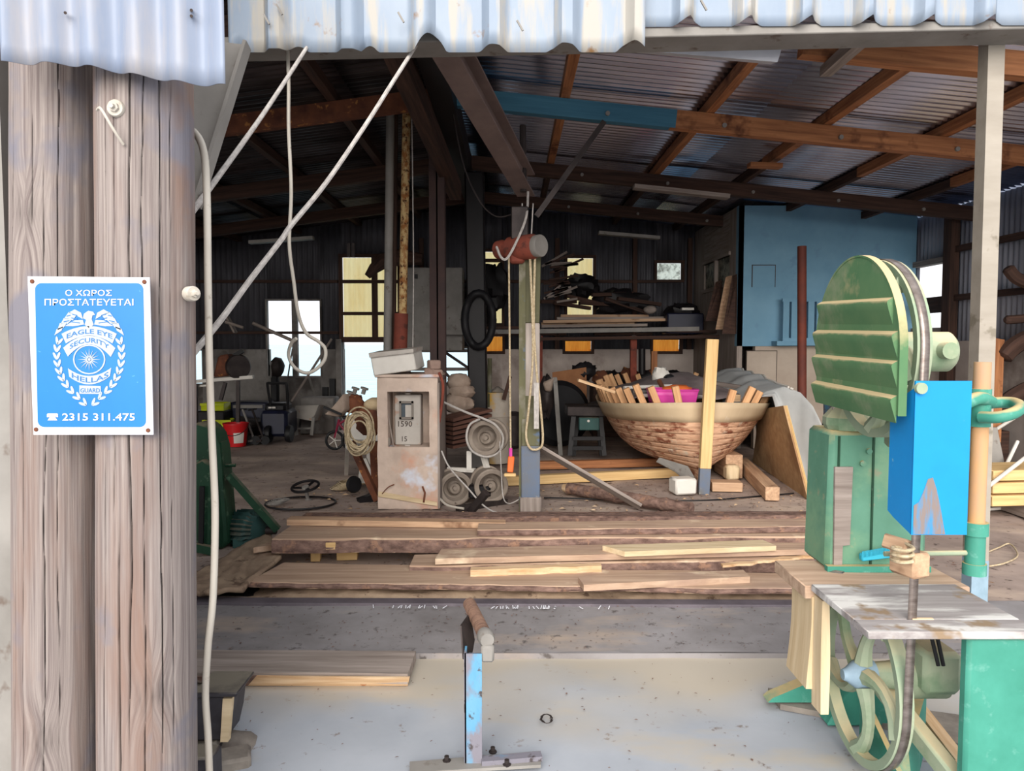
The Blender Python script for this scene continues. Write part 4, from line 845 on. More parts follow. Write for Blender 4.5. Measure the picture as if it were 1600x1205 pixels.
# things on the kiosk
b = MB(); q = lambda x, yy, d: P(x, yy, d)
tw = thing('white_trough', 'dirty white metal trough lying tilted on top of the concrete kiosk', 'trough', P(615, 588, DK))
f_ = [q(578, 556, 7.15), q(645, 548, 7.15), q(651, 578, 7.15), q(584, 588, 7.15)]
b.prism(f_, (.04, .34, .02)); b.build('tray', m_plastw, tw, bev=.01)
b = MB(); b.prism([q(576, 552, 7.12), q(646, 545, 7.12), q(646, 551, 7.12), q(577, 559, 7.12)], (.04, .4, .02)); b.build('rim', m_meter, tw)
for i, (px, py, s) in enumerate(((672, 582, (.1, .12, .09)), (683, 583, (.1, .1, .07)), (678, 570, (.11, .12, .09)), (661, 587, (.06, .06, .04)))):
    b = MB(); b.box(P(px, py, 7.25), s, rz=.2 * i); solo(b, 'brick_piece', m_brick, ('broken brick at the left of the heap on the kiosk', 'broken brick at the right edge of the kiosk top', 'white-faced broken brick topmost on the kiosk', 'small rubble lump beside the white trough')[i], 'brick', 'rubble on the kiosk', bev=.012)
# derrick pipes and columns behind the kiosk
def pole(name, lab, pa, pb_, r, mat, cat='pipe', n=12, extra=None):
    t = thing(name, lab, cat, pb_); MB().cyl(pb_, pa, r, n).build('shaft', mat, t); return t
DP = 8.2
pole('grey_pipe', 'grey mottled steel pipe rising to the ridge, leftmost behind the kiosk', P(611, 92, DP), F(603, 762) + V((0, 0, 0)), .045, m_steelg)
pole('dark_pipe', 'dark brown pipe close beside the grey mottled pipe', P(618, 92, DP + .1), F(612, 758), .035, m_woodd)
t = pole('rusty_pipe', 'flaking yellow rust pipe behind the kiosk, with a dark red sleeve', P(637, 92, DP), F(624, 760), .045, m_rustp)
b = MB(); b.cyl(P(627, 490, DP - .02), P(625, 560, DP - .02), .075, 12); b.build('sleeve', m_hoist, t)
sc_ = thing('steel_column', 'dull brown steel column under the ridge, right behind the kiosk', 'column', F(684, 757))
x = P(684, 500, 8.4).x; b = MB(); b.bb(x - .085, x + .085, 8.36, 8.375, 0, 3.75); b.bb(x - .085, x + .085, 8.5, 8.515, 0, 3.75); b.bb(x - .008, x + .008, 8.36, 8.51, 0, 3.75); b.build('shaft', M('brown_steel', (74, 54, 50), (54, 42, 42), sc=3, rough=.7, bump=.1), sc_)
b = MB(); b.box((x, 8.43, .01), (.3, .3, .02)); b.build('base_plate', m_steeld, sc_)
pc = thing('black_post', 'thick black post with a patchy worn foot behind the winch drums', 'post', F(748, 715))
xb = P(748, 500, 9.6).x; b = MB(); b.beam((xb, 9.6, 0), (xb - .05, 9.6, 3.72), .24, .22, up=(0, 1, 0)); b.build('shaft', m_dark, pc, bev=.02)
b = MB(); b.beam((xb, 9.6, 0.02), (xb - .01, 9.6, .75), .26, .235, up=(0, 1, 0)); b.build('worn_foot', m_steelg, pc, label='pale worn lower part')
b = MB(); b.tube([P(748 + 22 * cos(a * pi / 12), 500 + 42 * sin(a * pi / 12), 9.42 + .03 * sin(a)) for a in range(24)], .05, 10, closed=True); solo(b, 'rubber_hoop', m_black, 'black rubber hoop hanging on the black post', 'tyre')
# hoist rail, hoist, struts
b = MB(); hp0, hp1 = P(684, 66, 4.65), P(822, 306, 7.4); dn = (hp1 - hp0).normalized()
b.beam(hp0, hp1, .17, .016); b.beam(hp0 + V((0, 0, .2)), hp1 + V((0, 0, .2)), .17, .016); b.beam(hp0 + V((0, 0, .1)), hp1 + V((0, 0, .1)), .014, .19)
solo(b, 'hoist_rail', M('hoist_rail_paint', (128, 110, 104), (104, 88, 84), sc=3, rough=.7, bump=.05), 'grey brown steel beam running back to the red hoist', 'beam')
b = MB(); b.beam(P(944, 190, 7.15), P(838, 338, 7.1), .035, .05); solo(b, 'tie_bar', m_steeld, 'dark diagonal tie bar from the blue rafter down to the hoist', 'bar')
b = MB(); b.cyl(P(818, 300, 7.2), P(817, 196, 7.25), .03, 8); solo(b, 'hanger_rod', m_steeld, 'dark vertical hanger rod above the end of the hoist rail', 'rod')
hs = thing('chain_hoist', 'rusty red electric hoist hanging on top of the green post', 'hoist', P(815, 400, 7.0))
h0, h1 = P(776, 391, 7.22), P(846, 384, 6.86); ax = (h1 - h0); L = ax.length
b = MB(); b.lathe([(.06, 0), (.085, .02), (.09, .08), (.075, .12), (.075, .16), (.11, .18), (.115, L - .1), (.1, L - .06)], h0, ax, 24); b.build('motor_body', m_hoist, hs)
b = MB(); b.lathe([(.1, L - .06), (.102, L - .01), (.095, L)], h0, ax, 24); b.build('end_cap', m_steelg, hs, label='pale grey end cap')
b = MB(); b.box(P(812, 350, 7.05), (.16, .16, .3)); b.build('trolley', m_steeld, hs, bev=.01)
b = MB(); b.box(P(808, 404, 7.05), (.14, .14, .1)); b.build('gearbox', m_hoist, hs, bev=.02)
for px in (813, 822, 830): MB().cyl(P(px + 3, 318, 7.0), P(px, 372, 6.98), .006, 6).build('lift_cable', m_rope, hs)
b = MB(); b.tube([P(776, 386, 7.0), P(783, 402, 6.9), P(792, 404, 6.88), P(806, 380, 6.9), P(822, 340, 6.95), P(825, 300, 7.1)], .012, 6, sm=6); b.build('feed_cable', m_rope, hs)
gp = thing('green_post', 'mossy green and worn blue timber post standing in the middle of the shed', 'post', F(829, 804))
pb_ = F(829, 804); pt_ = P(831, 392, 7.06); b = MB()
b.beam(P(829, 505, 7.05) + V((0, .09, 0)), pt_ + V((0, .09, 0)), .17, .17, up=(0, 1, 0)); b.build('upper_shaft', m_gpost, gp, bev=.008)
b = MB(); b.beam(P(829, 620, 7.05) + V((0, .09, 0)), P(829, 505, 7.05) + V((0, .09, 0)), .172, .172, up=(0, 1, 0)); b.build('middle_shaft', m_wash, gp, bev=.008, label='middle part worn pale')
b = MB(); b.beam(pb_ + V((0, .09, .62)), P(829, 620, 7.05) + V((0, .09, 0)), .17, .17, up=(0, 1, 0)); b.build('knee_shaft', m_gpost, gp, bev=.008)
b = MB(); b.beam(pb_ + V((0, .09, 0)), pb_ + V((0.0, .09, .64)), .175, .175, up=(0, 1, 0)); b.build('lower_shaft', m_bpost, gp, bev=.008, label='lower part in flaking dull blue')
b = MB(); b.beam(P(816, 800, 7.02), P(816, 392, 7.06), .06, .05, up=(0, 1, 0)); b.build('edge_strip', m_gpost, gp)
b = MB(); b.beam(pb_ + V((.0, .09, 0)), pb_ + V((0, .09, .16)), .2, .2, up=(0, 1, 0)); b.build('foot', m_woodg, gp, bev=.01)
cable('hoist_rope', 'long beige rope loop hanging down the front of the green post', [(828, 400, 6.94), (832, 500, 6.92), (832, 570, 6.92), (826, 640, 6.92), (822, 680, 6.92), (828, 700, 6.92), (840, 702, 6.92), (848, 690, 6.92), (845, 640, 6.92), (838, 575, 6.92), (834, 500, 6.93), (836, 400, 6.95)], .011, m_ropeb, 'rope')
b = MB(); b.beam(P(838, 598, 6.9), P(838, 670, 6.9), .045, .02, up=(0, 1, 0)); solo(b, 'pale_strap', m_rope, 'short pale frayed strap hanging inside the rope loop on the green post', 'strap')
pd_ = thing('hoist_pendant', 'orange hoist control hanging on a thin cord left of the green post', 'control', P(799, 745, 7.0))
b = MB(); b.tube([P(795, 400, 7.0), P(796, 500, 7.0), P(797, 620, 7.0), P(798, 712, 7.0)], .009, 6); b.build('cord', m_ropeb, pd_)
b = MB(); b.cyl(P(798, 700, 7.0), P(798, 714, 7.0), .016, 8); b.build('sleeve', m_pink, pd_, label='faded pink sleeve')
b = MB(); b.beam(P(799, 713, 7.0), P(797, 738, 7.0), .06, .04, up=(0, 1, 0)); b.build('control_body', m_orange, pd_, bev=.008)
b = MB(); b.box(P(797, 742, 7.0), (.11, .06, .03)); b.build('lower_cap', m_woody, pd_, bev=.006)
# winch drums
def drum(lab, px, py, d, r, w, yaw):
    a = V((sin(yaw), -cos(yaw), 0)); o = P(px, py, d); t = thing('winch_drum', lab, 'drum', o, group='grey belt drums beside the kiosk')
    b = MB(); b.lathe([(r * .5, -w), (r, -w), (r, -w + .03), (r * .9, -w + .04), (r * .9, -.05), (r, -.04), (r, 0), (r * .93, .008), (r * .74, .0), (r * .62, -.09), (r * .4, -.12)], o, a, 36); b.build('rim', m_drum, t)
    b = MB(); b.lathe([(r * .42, -.14), (r * .40, -.05), (r * .34, -.03), (r * .30, -.06), (r * .14, -.06), (r * .13, -.02), (r * .05, -.015)], o, a, 24); b.build('hub', m_drum, t)
    return t
drum('upper grey drum with a belt round it, right of the kiosk', 757, 685, 7.5, .18, .22, -.35)
drum('lower right grey drum standing on the ground beside the green post', 768, 760, 7.35, .17, .26, .25)
drum('lower left grey drum half hidden behind the kiosk', 712, 764, 7.45, .17, .26, .25)
b = MB()
for off in (0, -.09):
    q = [P(700 - (8 if off else 0), 632 - (0 if not off else 4), 7.6 - off), P(760, 657, 7.46 - off)]
    b.tube([q[0] + V((0, 0, 0)), P(730, 645, 7.5 - off), P(757, 655, 7.46 - off), P(775, 665, 7.44 - off), P(786, 684, 7.44 - off), P(780, 706, 7.44 - off), P(760, 714, 7.46 - off), P(738, 705, 7.47 - off), P(729, 685, 7.47 - off), P(734, 664, 7.48 - off), P(750, 655, 7.47 - off)], .012, 6, sm=6)
solo(b, 'drive_belt', m_rope, 'pale belt running from the kiosk round the upper drum', 'belt')
wf_ = thing('drum_cradle', 'pale steel frame carrying the grey drums', 'frame', F(745, 790))
for (p, q_) in ((P(733, 705, 7.6), P(733, 735, 7.6)), (P(753, 705, 7.6), P(762, 735, 7.55)), (P(700, 733, 7.7), P(742, 735, 7.6))): MB().beam(p, q_, .05, .04).build('strut', m_plastw, wf_)
MB().beam(F(715, 795, .02), F(790, 783, .02), .07, .05).build('skid', m_steeld, wf_); MB().beam(F(735, 800, .05), F(760, 770, .25), .06, .06).build('skid', m_steeld, wf_); MB().box(P(750, 766, 7.5), (.22, .22, .14)).build('gear_case', m_dark, wf_, bev=.02)
MB().box(P(757, 745, 7.7), (.2, .04, .08)).build('cross_plate', m_plastw, wf_)
cable('trailing_cable', 'thin pale cable running from the kiosk side across the ground', [(690, 705, 7.2), (702, 730, 7.1), (730, 762, 6.9), (762, 795, 6.75), (800, 806, 6.6), (830, 808, 6.55)], .008, m_rope, 'cable')
cable('ground_hose', 'white hose curving on the ground at the right foot of the kiosk', [(688, 780, 7.2), (700, 790, 7.1), (725, 795, 7.05)], .012, m_cable, 'hose')
cable('side_cable', 'bundle of dark red cables hanging on the right side of the kiosk', [(686, 582, 7.16), (692, 600, 7.17), (691, 625, 7.18), (686, 660, 7.2)], .014, m_hoist, 'cable')
cable('drum_cable', 'thin cord falling from the upper drum to the ground', [(781, 690, 7.35), (783, 730, 7.3), (786, 775, 7.2), (795, 787, 7.1), (812, 780, 7.05)], .006, m_rope, 'cord')
# stack of dark boards, sacks, barrel
for i in range(7):
    b = MB(); b.beam(P(697, 655 + i * 7, 8.3 + .02 * i), P(757, 640 + i * 7.5, 8.6 + .02 * i), .3, .034, seg=3, jit=.02); solo(b, 'red_board', m_redwood, ('topmost', 'second', 'third', 'fourth', 'fifth', 'sixth', 'lowest')[i] + ' reddish brown board in the slanting stack behind the upper drum', 'board', 'reddish boards stacked behind the drums')
for i, (px, py, s) in enumerate(((715, 630, (.19, .14, .12)), (722, 612, (.15, .12, .09)), (717, 597, (.14, .1, .1)))):
    b = MB(); b.blob(P(px, py, 8.7), s, 18, .2, 2.5, i * 5); solo(b, 'canvas_sack', m_canvas, ('lowest pale canvas sack behind the drums', 'middle pale canvas sack behind the drums', 'topmost pale canvas sack behind the drums')[i], 'sack')
bd_ = thing('oil_drum', 'dirty white drum with a yellow stain behind the upper grey drum', 'barrel', F(775, 722))
o = F(775, 722); r = .19; b = MB(); b.lathe([(r, 0), (r, .02), (r * .97, .03), (r * .97, .3), (r * 1.02, .32), (r * .97, .34), (r * .97, .6), (r * 1.02, .62), (r * .97, .64), (r * .97, .92), (r, .94), (r * .9, .93)], o, (0, 0, 1), 28); b.build('body', M('drum_paint', (190, 180, 166), (164, 152, 140), sc=3, rough=.6, c3=(206, 160, 60), s3=1.6, t3=(.56, .66)), bd_)
b = MB(); b.tube([P(765, 636, 9.9), P(765, 560, 9.9)], .03, 8); solo(b, 'thin_yellow_pole', m_gpost, 'thin yellowish pole standing beside the dirty white drum', 'pole')
b = MB(); b.prism([P(765, 626, 10.2), P(790, 626, 10.2), P(789, 612, 10.2), P(777, 604, 10.2), P(766, 612, 10.2)], (0, .2, 0)); solo(b, 'stone_lump', m_stone, 'angular stone lump on the dirty white drum', 'stone', bev=.02)
b = MB(); b.beam(P(787, 625, 9.8), P(797, 588, 9.8), .05, .05, jit=.02, seg=4); solo(b, 'driftwood_branch', m_woodd, 'dark crooked branch leaning beside the drum', 'branch')
b = MB(); b.bb(P(745, 540, 12).x, P(757, 540, 12).x, 12, 12.06, 0, P(750, 545, 12).z); solo(b, 'white_plank', m_plastw, 'narrow white upright board behind the black post', 'board')
# ================================================================= boat on the slip
BX0, BX1, BY0, BL = 2.09, 2.38, 8.12, 4.2
def hull(t, s, sd, out=0.0):
    s = max(0, min(1.02, s)); k = abs(2 * t - 1); w_ = 1.06 * max(0, 1 - k ** 2.7) ** .6; e_ = .26 + .42 * k ** 3
    zs = .835 + .12 * k ** 2; zk_ = .13; z = zk_ + (zs - zk_) * s
    xx = w_ * (s ** e_) * (1 - .3 * (1 - s) * k ** 2) + out
    return V((BX0 + (BX1 - BX0) * t + sd * max(0.02, xx), BY0 + BL * t + .05 * (1 - s) * (1 - t), z))
bt = thing('wooden_boat', 'unfinished wooden fishing boat hull with bare ribs on the shed floor', 'boat', (BX0, 9.5, 0))
bands = [.0, .09, .17, .25, .33, .41, .49, .57, .65, .735, .995]
for sd in (-1, 1):
    for i, (s0, s1) in enumerate(zip(bands, bands[1:])):
        top = i == len(bands) - 2
        def fn(u, v):
            s = s0 - .002 + (s1 - s0 + .005) * v; return hull(u, s, sd, (.03 if top else .002 * (i % 2)))
        b = MB(); b.surf(fn, 70, 3, gfn=lambda u, v: (u * 6 + i * 3.3, sd * 2, i * .7 + v * .08))
        b.build('rub_strake' if top else 'hull_plank', m_strake if top else m_hull, bt, solid=.008, label='pale primed top strake' if top else None)
b = MB(); b.surf(lambda u, v: hull(.04 + .92 * u, .72, -1).lerp(hull(.04 + .92 * u, .72, 1), v), 30, 6); b.build('inner_floor', m_woodd, bt)
b = MB(); b.prism([(BX0 - .045, BY0 + .02, .9), (BX0 - .045, BY0 - .06, .9), (BX0 - .045, BY0 - .02, .12), (BX0 - .045, BY0 + .1, .0), (BX0 - .045, BY0 + 3.9, .06), (BX0 - .045, BY0 + 3.9, .16), (BX0 - .045, BY0 + .1, .2)], (.09, 0, 0)); b.build('keel', m_hull, bt)
b = MB(); b.prism([P(1030, 715, 8.42), P(1072, 728, 8.25), P(1082, 745, 8.12), P(1085, 764, 8.08), P(1055, 738, 8.3), P(1025, 722, 8.45)], (.015, -.03, 0)); b.build('primer_patch', m_steelg, bt, label='grey primer patch on the lower bow')
rnd = random.Random(11)
for sd in (-1, 1):
    for k in range(24):
        t_ = .03 + .94 * k / 23
        if sd > 0 and .13 < t_ < .6 and not k % 3: continue
        if sd < 0 and .46 < t_ < .58: continue
        p0, p1 = hull(t_, .82, sd, -.05), hull(t_, .99, sd, -.04); dv = (p1 - p0).normalized(); lean = V((sd * (.32 if t_ > .03 else .1), -.12, 0))
        q_ = p1 + (V((0, 0, 1)) + lean).normalized() * rnd.uniform(.15, .24)
        MB().beam(p0, q_, .075, .06, up=(0, 1, 0)).build('rib', m_rib, bt, bev=.004)
for t_ in (.16, .3, .5, .72):
    a, c = hull(t_, .9, -1, -.06), hull(t_, .9, 1, -.06); MB().beam(a, c, .12, .05).build('deck_beam', m_woodd, bt)
st_ = thing('stem_timber', 'tall fresh yellow timber standing upright at the bow of the boat', 'timber', P(1099, 772, 7.97))
b = MB(); a, c = P(1113, 530, 7.9), P(1099, 772, 7.97); md_ = a.lerp(c, .83); b.beam(md_, a, .12, .075, up=(0, 1, 0)); b.build('post', m_woody, st_, bev=.004)
b = MB(); b.beam(c, md_, .115, .07, up=(0, 1, 0)); b.build('painted_foot', m_bpost, st_, bev=.004, label='foot with old blue and white paint')
# in and on the boat
tb_ = thing('pink_tub', 'bright pink plastic tub inside the bow of the boat', 'tub', P(1050, 625, 8.75))
o = P(1050, 634, 8.75); b = MB(); b.surf(lambda u, v: (o.x + (.26 + .04 * v) * max(-.9, min(.9, 1.2 * cos(2 * pi * u))), o.y + (.2 + .03 * v) * max(-.9, min(.9, 1.2 * sin(2 * pi * u))), o.z + .19 * v), 32, 3, cu=True); b.build('body', m_pink, tb_, solid=.008)
b = MB(); b.tube([(o.x + .30 * max(-.9, min(.9, 1.2 * cos(2 * pi * k / 32))), o.y + .23 * max(-.9, min(.9, 1.2 * sin(2 * pi * k / 32))), o.z + .19) for k in range(32)], .012, 6, closed=True); b.build('rim', m_pink, tb_)
b = MB(); b.blob(P(1058, 608, 8.72), (.17, .13, .05), 16, .25); solo(b, 'orange_cloth', m_orange, 'orange cloth heaped in the pink tub', 'cloth')
b = MB(); b.blob(P(1032, 588, 9.9), (.11, .1, .12), 16, .35, 3); solo(b, 'white_bag', m_plastw, 'crumpled white plastic bag lying on the gear in the boat', 'bag')
b = MB(); b.blob(P(1046, 592, 9.8), (.08, .08, .06), 12, .3, 3); solo(b, 'black_bag', m_black, 'small black bag beside the white plastic bag in the boat', 'bag')
b = MB(); b.surf(lambda u, v: (1.45 + 1.5 * u, 9.0 + 2.4 * v, .93 + .26 * sin(pi * u) * sin(pi * min(1, v * 1.05)) + .04 * ns(u * 7, v * 9)), 40, 30)
solo(b, 'grey_cover', M('boat_cover', (140, 128, 126), (104, 92, 92), sc=3, rough=.8, bump=.3), 'rumpled grey brown cover over the gear inside the boat', 'cover', solid=.01)
for i, (p, q_, r, mm, l) in enumerate(((P(975, 606, 9.2), P(1120, 600, 9.8), .022, m_plastw, 'upper pale pipe lying across the boat'), (P(990, 612, 9.0), P(1110, 612, 9.4), .018, m_steelg, 'middle grey pipe lying across the boat'), (P(1000, 618, 8.9), P(1105, 621, 9.1), .022, m_plastw, 'lower pale pipe lying across the boat'), (P(1030, 596, 9.3), P(1041, 616, 8.9), .03, m_rust, 'short rusty bar across the pipes in the boat'))):
    solo(MB().cyl(p, q_, r, 8), 'loose_pipe', mm, l, 'pipe')
b = MB(); b.beam(P(903, 594, 8.4), P(960, 613, 8.5), .05, .03); solo(b, 'long_batten', m_pale, 'thin pale batten sticking out over the left bow', 'batten')
b = MB(); b.beam(P(1060, 590, 10.6), P(1200, 612, 8.9), .07, .05); solo(b, 'gunwale_batten', m_woodg, 'long batten along the right side of the boat', 'batten')
b = MB(); b.box(P(1148, 622, 8.7), (.1, .08, .08), rz=.2); solo(b, 'wood_offcut', m_pale, 'small pale offcut near the right bow inside the boat', 'offcut')
# tarp, plywood, blocks around the boat
def tp(u, v):
    prof = [(2.58, .95), (2.74, 1.03), (2.92, 1.15), (3.08, 1.18), (3.22, 1.1), (3.33, .95), (3.4, .72), (3.44, .4), (3.47, .02)]
    i = min(7, int(u * 8)); f = u * 8 - i; x = prof[i][0] + (prof[i + 1][0] - prof[i][0]) * f; z = prof[i][1] + (prof[i + 1][1] - prof[i][1]) * f
    y = 8.0 + 2.5 * v; dn_ = (1 - u) * .9
    fo = .045 * ns(x * 2.2 + y * 1.7, y * 3.2, u * 3) + .03 * sin(y * 11 + 5 * u + 3 * ns(u * 3, y)) * (.3 + .7 * u)
    x += fo * (.3 + u); z += fo * (1 - u) + .10 * v * (1 - u) - (.16 * (1 - v) ** 2) * (1 - u)
    return (x, y + 1.0 * (1 - v) * dn_, max(.005, z))
def tpf(u, v):
    w = v * 1.3 - .3
    if w >= 0: return tp(u, w)
    p = V(tp(u, 0)); k = -w / .3; lo = .98 if u < .3 else (.98 - (u - .3) / .15 * .96 if u < .45 else .02)
    p.z = p.z + (min(p.z, lo) - p.z) * k; p.y -= .05 * sin(k * 1.6) + .05 * k * ns(u * 9, k * 2); p.x += .05 * k * ns(u * 7 + 4, k * 1.5); return p
b = MB(); b.surf(tpf, 70, 90); tq = b.build('grey_tarp', m_tarp, solid=.012); tag(tq, 'big silver grey tarpaulin draped over the right side of the boat', 'tarpaulin')
b = MB(); b.tube([V(tp(.42 + .02 * u / 30, .0)) + V((0, -.01, .012)) for u in range(31)], .012, 6); b.build('hem', m_plastw, tq)
if 0: b.surf(lambda u, v: (3.06 + .42 * u + .02 * ns(u * 5, v * 3), 8.12 + .05 * sin(u * 16 + 2 * v) * (.3 + v) - .1 * v * (1 - u), (1.1 - .35 * u * u) * (1 - v) + .01), 40, 30); b.build('front_fold', m_tarp, tq, solid=.01)
b = MB(); b.tube([V(tp(.40, v / 30)) + V((.012, 0, .014)) for v in range(31)], .012, 6); b.build('seam', m_plastw, tq)
py_ = thing('plywood_sheet', 'large plywood sheet leaning on edge beside the right bow', 'sheet', F(1240, 770))
A, Bq, Cq, Dq = F(1262, 781), F(1176, 722), P(1186, 640, 9.7), P(1224, 634, 7.85)
b = MB(); b.prism([A, Bq, Cq, Dq], (.02, .008, 0)); b.build('face', m_ply, py_)
b = MB(); b.beam(A + V((.03, 0, 0)), Dq + V((.03, 0, 0)), .012, .02); b.build('second_ply', m_woody, py_, label='pale edge strip')
def blk(px, py, s, rz, mm, l, name='wood_block', g='chocks under the boat', bev=.006):
    p = F(px, py); b = MB(); b.box((p.x, p.y + s[1] / 2, s[2] / 2), s, rz=rz); return solo(b, name, mm, l, 'block', g, bev=bev)
blk(1070, 774, (.24, .2, .17), .2, m_plastw, 'white block beside the foot of the bow', 'white_block', None, .02)
blk(1146, 752, (.16, .16, .18), .1, m_beige, 'split log chock standing under the right bow', bev=.03)
blk(1138, 769, (.32, .2, .1), -.1, m_wood, 'wedge block on the ground right of the bow')
blk(1147, 748, (.2, .5, .28), 0, m_wood, 'upper chock touching the right bilge of the boat')
b = MB(); b.beam(F(1207, 772, .07), F(1160, 725, .07), .14, .14); solo(b, 'square_beam', m_wood, 'square timber beam on the ground between boat and plywood', 'beam', bev=.006)
lg = thing('bark_log', 'thin reddish bark-covered log lying on the ground in front of the boat', 'log', F(985, 780))
a, c = F(888, 763, .07), F(1080, 795, .07); b = MB(); b.tube([a.lerp(c, i / 16) + V((0, .02 * ns(i * .4), .01 * ns(i * .7, 4))) for i in range(17)], [.06 + .012 * ns(i * .8, 9) for i in range(17)], 14); b.build('trunk', m_bark, lg)
b = MB(); b.cyl(a, a + (a - c).normalized() * .06, .055, 12, .04); b.build('cut_end', m_pale, lg)
b = MB(); b.beam(P(846, 702, 7.25), F(1000, 792, .03), .11, .03, up=(0, .5, 1)); solo(b, 'leaning_board', m_woodg, 'long grey board sloping from the green post down to the ground', 'board')
for i, (p, q_, l) in enumerate(((F(780, 752, .05), F(1070, 738, .05), 'front long yellow beam on the ground left of the boat'), (F(840, 727, .05), F(1045, 722, .05), 'rear long yellow beam on the ground left of the boat'))):
    b = MB(); b.beam(p, q_, .1, .1); solo(b, 'ground_beam', m_woodo if i else m_woody, l, 'beam', bev=.004)
cable('ground_cable', 'thin dark cable snaking on the ground in front of the boat', [(850, 778, 7.65), (900, 779, 7.6), (1000, 783, 7.6), (1100, 782, 7.6), (1180, 776, 7.75), (1240, 771, 7.9)], .008, m_black, 'cable')
# ================================================================= left side machines and clutter
gm = thing('green_machine', 'dark green cast machine frame half hidden behind the white cable', 'machine', F(335, 862))
DG = 5.75; b = MB()
b.prism([P(300, 862, DG), P(350, 858, DG), P(354, 845, DG), P(342, 700, DG), P(336, 680, DG), P(324, 665, DG), P(308, 660, DG), P(290, 668, DG), P(290, 862, DG)], (0, .25, 0)); b.build('casting', m_dkgreen, gm, bev=.02)
b = MB(); b.prism([P(296, 864, DG - .1), P(330, 864, DG - .1), P(330, 730, DG - .1), P(316, 718, DG - .1), P(296, 730, DG - .1)], (0, .08, 0)); b.build('front_door', m_dkgreen, gm, bev=.012)
b = MB(); b.beam(P(316, 760, DG - .12), P(314, 855, DG - .12), .035, .02, up=(0, 1, 0)); b.build('slot', m_black, gm)
b = MB(); b.beam(P(346, 690, DG + .1), P(358, 846, DG + .1), .04, .12, up=(0, 1, 0)); b.build('edge_flange', m_dkgreen, gm)
b = MB(); b.cyl(P(352, 728, DG + .1), P(368, 727, DG + .1), .014, 8); b.build('lug', m_dkgreen, gm)
b = MB(); b.beam(P(358, 742, 5.8), P(434, 828, 5.85), .075, .05); b.build('strut', m_dkgreen, gm, label='green angle iron strut running down to the ground')
b = MB(); b.beam(P(306, 855, DG - .14), P(338, 862, DG - .14), .05, .06); b.build('sill', m_dkgreen, gm)
mo = thing('electric_motor', 'teal finned electric motor on the ground beside the dark green machine', 'motor', F(395, 850))
b = MB(); ma, mb_ = P(372, 826, 6.0), P(416, 829, 5.85)
prf = [(.09, 0)]
for k in range(13): prf += [(.15, .02 + k * .016), (.128, .028 + k * .016)]
prf += [(.11, .24), (.1, .27), (.0, .28)]
ax_ = (mb_ - ma).normalized(); ux = ax_.orthogonal().normalized(); uy = ax_.cross(ux); pv = [(0, 0), (.8, 0), (1, .02), (1, .2), (.85, .22), (.8, .27), (0, .28)]
b.surf(lambda u, v: ma + ax_ * pv[round(v * 6)][1] + (ux * cos(2 * pi * u) + uy * sin(2 * pi * u)) * pv[round(v * 6)][0] * (.145 + (.013 if round(u * 48) % 2 else -.01)), 48, 6, cu=True); b.build('housing', m_motor, mo, ang=15)
b = MB(); b.bb(ma.x + .03, ma.x + .2, 5.8, 6.0, 0, .07); b.build('foot', m_motor, mo); b = MB(); b.cyl(mb_, mb_ + V((.08, 0, 0)), .03, 10); b.build('shaft', m_steeld, mo)
sw = thing('steering_wheel', 'dark steering wheel on a short stem standing on the earth floor', 'wheel', F(478, 790))
c = P(477, 760, 7.6); b = MB(); R_ = .135
nrm = V((-.1, -.25, 1)).normalized(); u_ = nrm.orthogonal().normalized(); w_ = nrm.cross(u_)
b.tube([c + (u_ * cos(a * pi / 14) + w_ * sin(a * pi / 14)) * R_ for a in range(28)], .014, 8, closed=True); b.build('rim', m_dark, sw)
for k in range(3):
    a = 2 * pi * k / 3 + .3; MB().beam(c - nrm * .02, c + (u_ * cos(a) + w_ * sin(a)) * R_, .03, .01, up=nrm).build('spoke', m_dark, sw)
b = MB(); b.lathe([(.035, 0), (.04, -.03), (.02, -.06), (.018, -.14), (.045, -.16), (.05, -.2)], c, nrm, 12); b.build('stem', m_steelg, sw)
b = MB(); o = F(470, 786, .012); b.tube([o + V((.34 * cos(a * pi / 18), .30 * sin(a * pi / 18), .008 * ns(a))) for a in range(36)], .011, 6, closed=True); solo(b, 'hoop', m_dark, 'thin dark hoop lying on the ground round the steering wheel stem', 'hoop')
b = MB()
for k in range(5): b.tube([F(428 + k * 3, 787, .02) + V((.08 * cos(a * .5 + k), .06 * sin(a * .5 + k), .01 * k)) for a in range(13)], .004, 5)
solo(b, 'wire_bundle', m_steelg, 'small loose bundle of grey wire left of the steering wheel', 'wire')
# rope rack with gear, left of the kiosk
rk = thing('old_engine', 'rusty old engine on a leaning stand with the rope coil hanging on it', 'engine', P(575, 790, 7.6))
b = MB(); b.blob(P(580, 655, 7.65), (.16, .16, .17), 20, .25, 3, 2); b.build('block', m_rust, rk)
b = MB(); b.blob(P(587, 632, 7.6), (.12, .11, .07), 18, .08, 2, 4); b.build('cylinder_head', m_beige, rk, label='dusty yellow domed head')
b = MB(); b.blob(P(553, 632, 7.62), (.11, .09, .1), 16, .35, 3, 7); b.build('casing', m_rust, rk)
for px, py in ((545, 622), (553, 616), (567, 616)):
    b = MB(); p = P(px, py, 7.6); b.cyl(p, p + V((.02, 0, .06)), .022, 8); b.lathe([(.04, .05), (.04, .07)], p, (.3, 0, 1), 10); b.build('valve', m_steelg, rk)
b = MB(); b.beam(P(548, 690, 7.6), P(590, 782, 7.55), .07, .06); b.build('leg', m_rust, rk); b = MB(); b.beam(P(585, 690, 7.8), P(590, 775, 7.8), .1, .06); b.build('leg', m_rust, rk)
b = MB(); b.beam(P(560, 785, 7.5), P(590, 775, 7.6), .08, .08); b.build('foot', m_dark, rk)
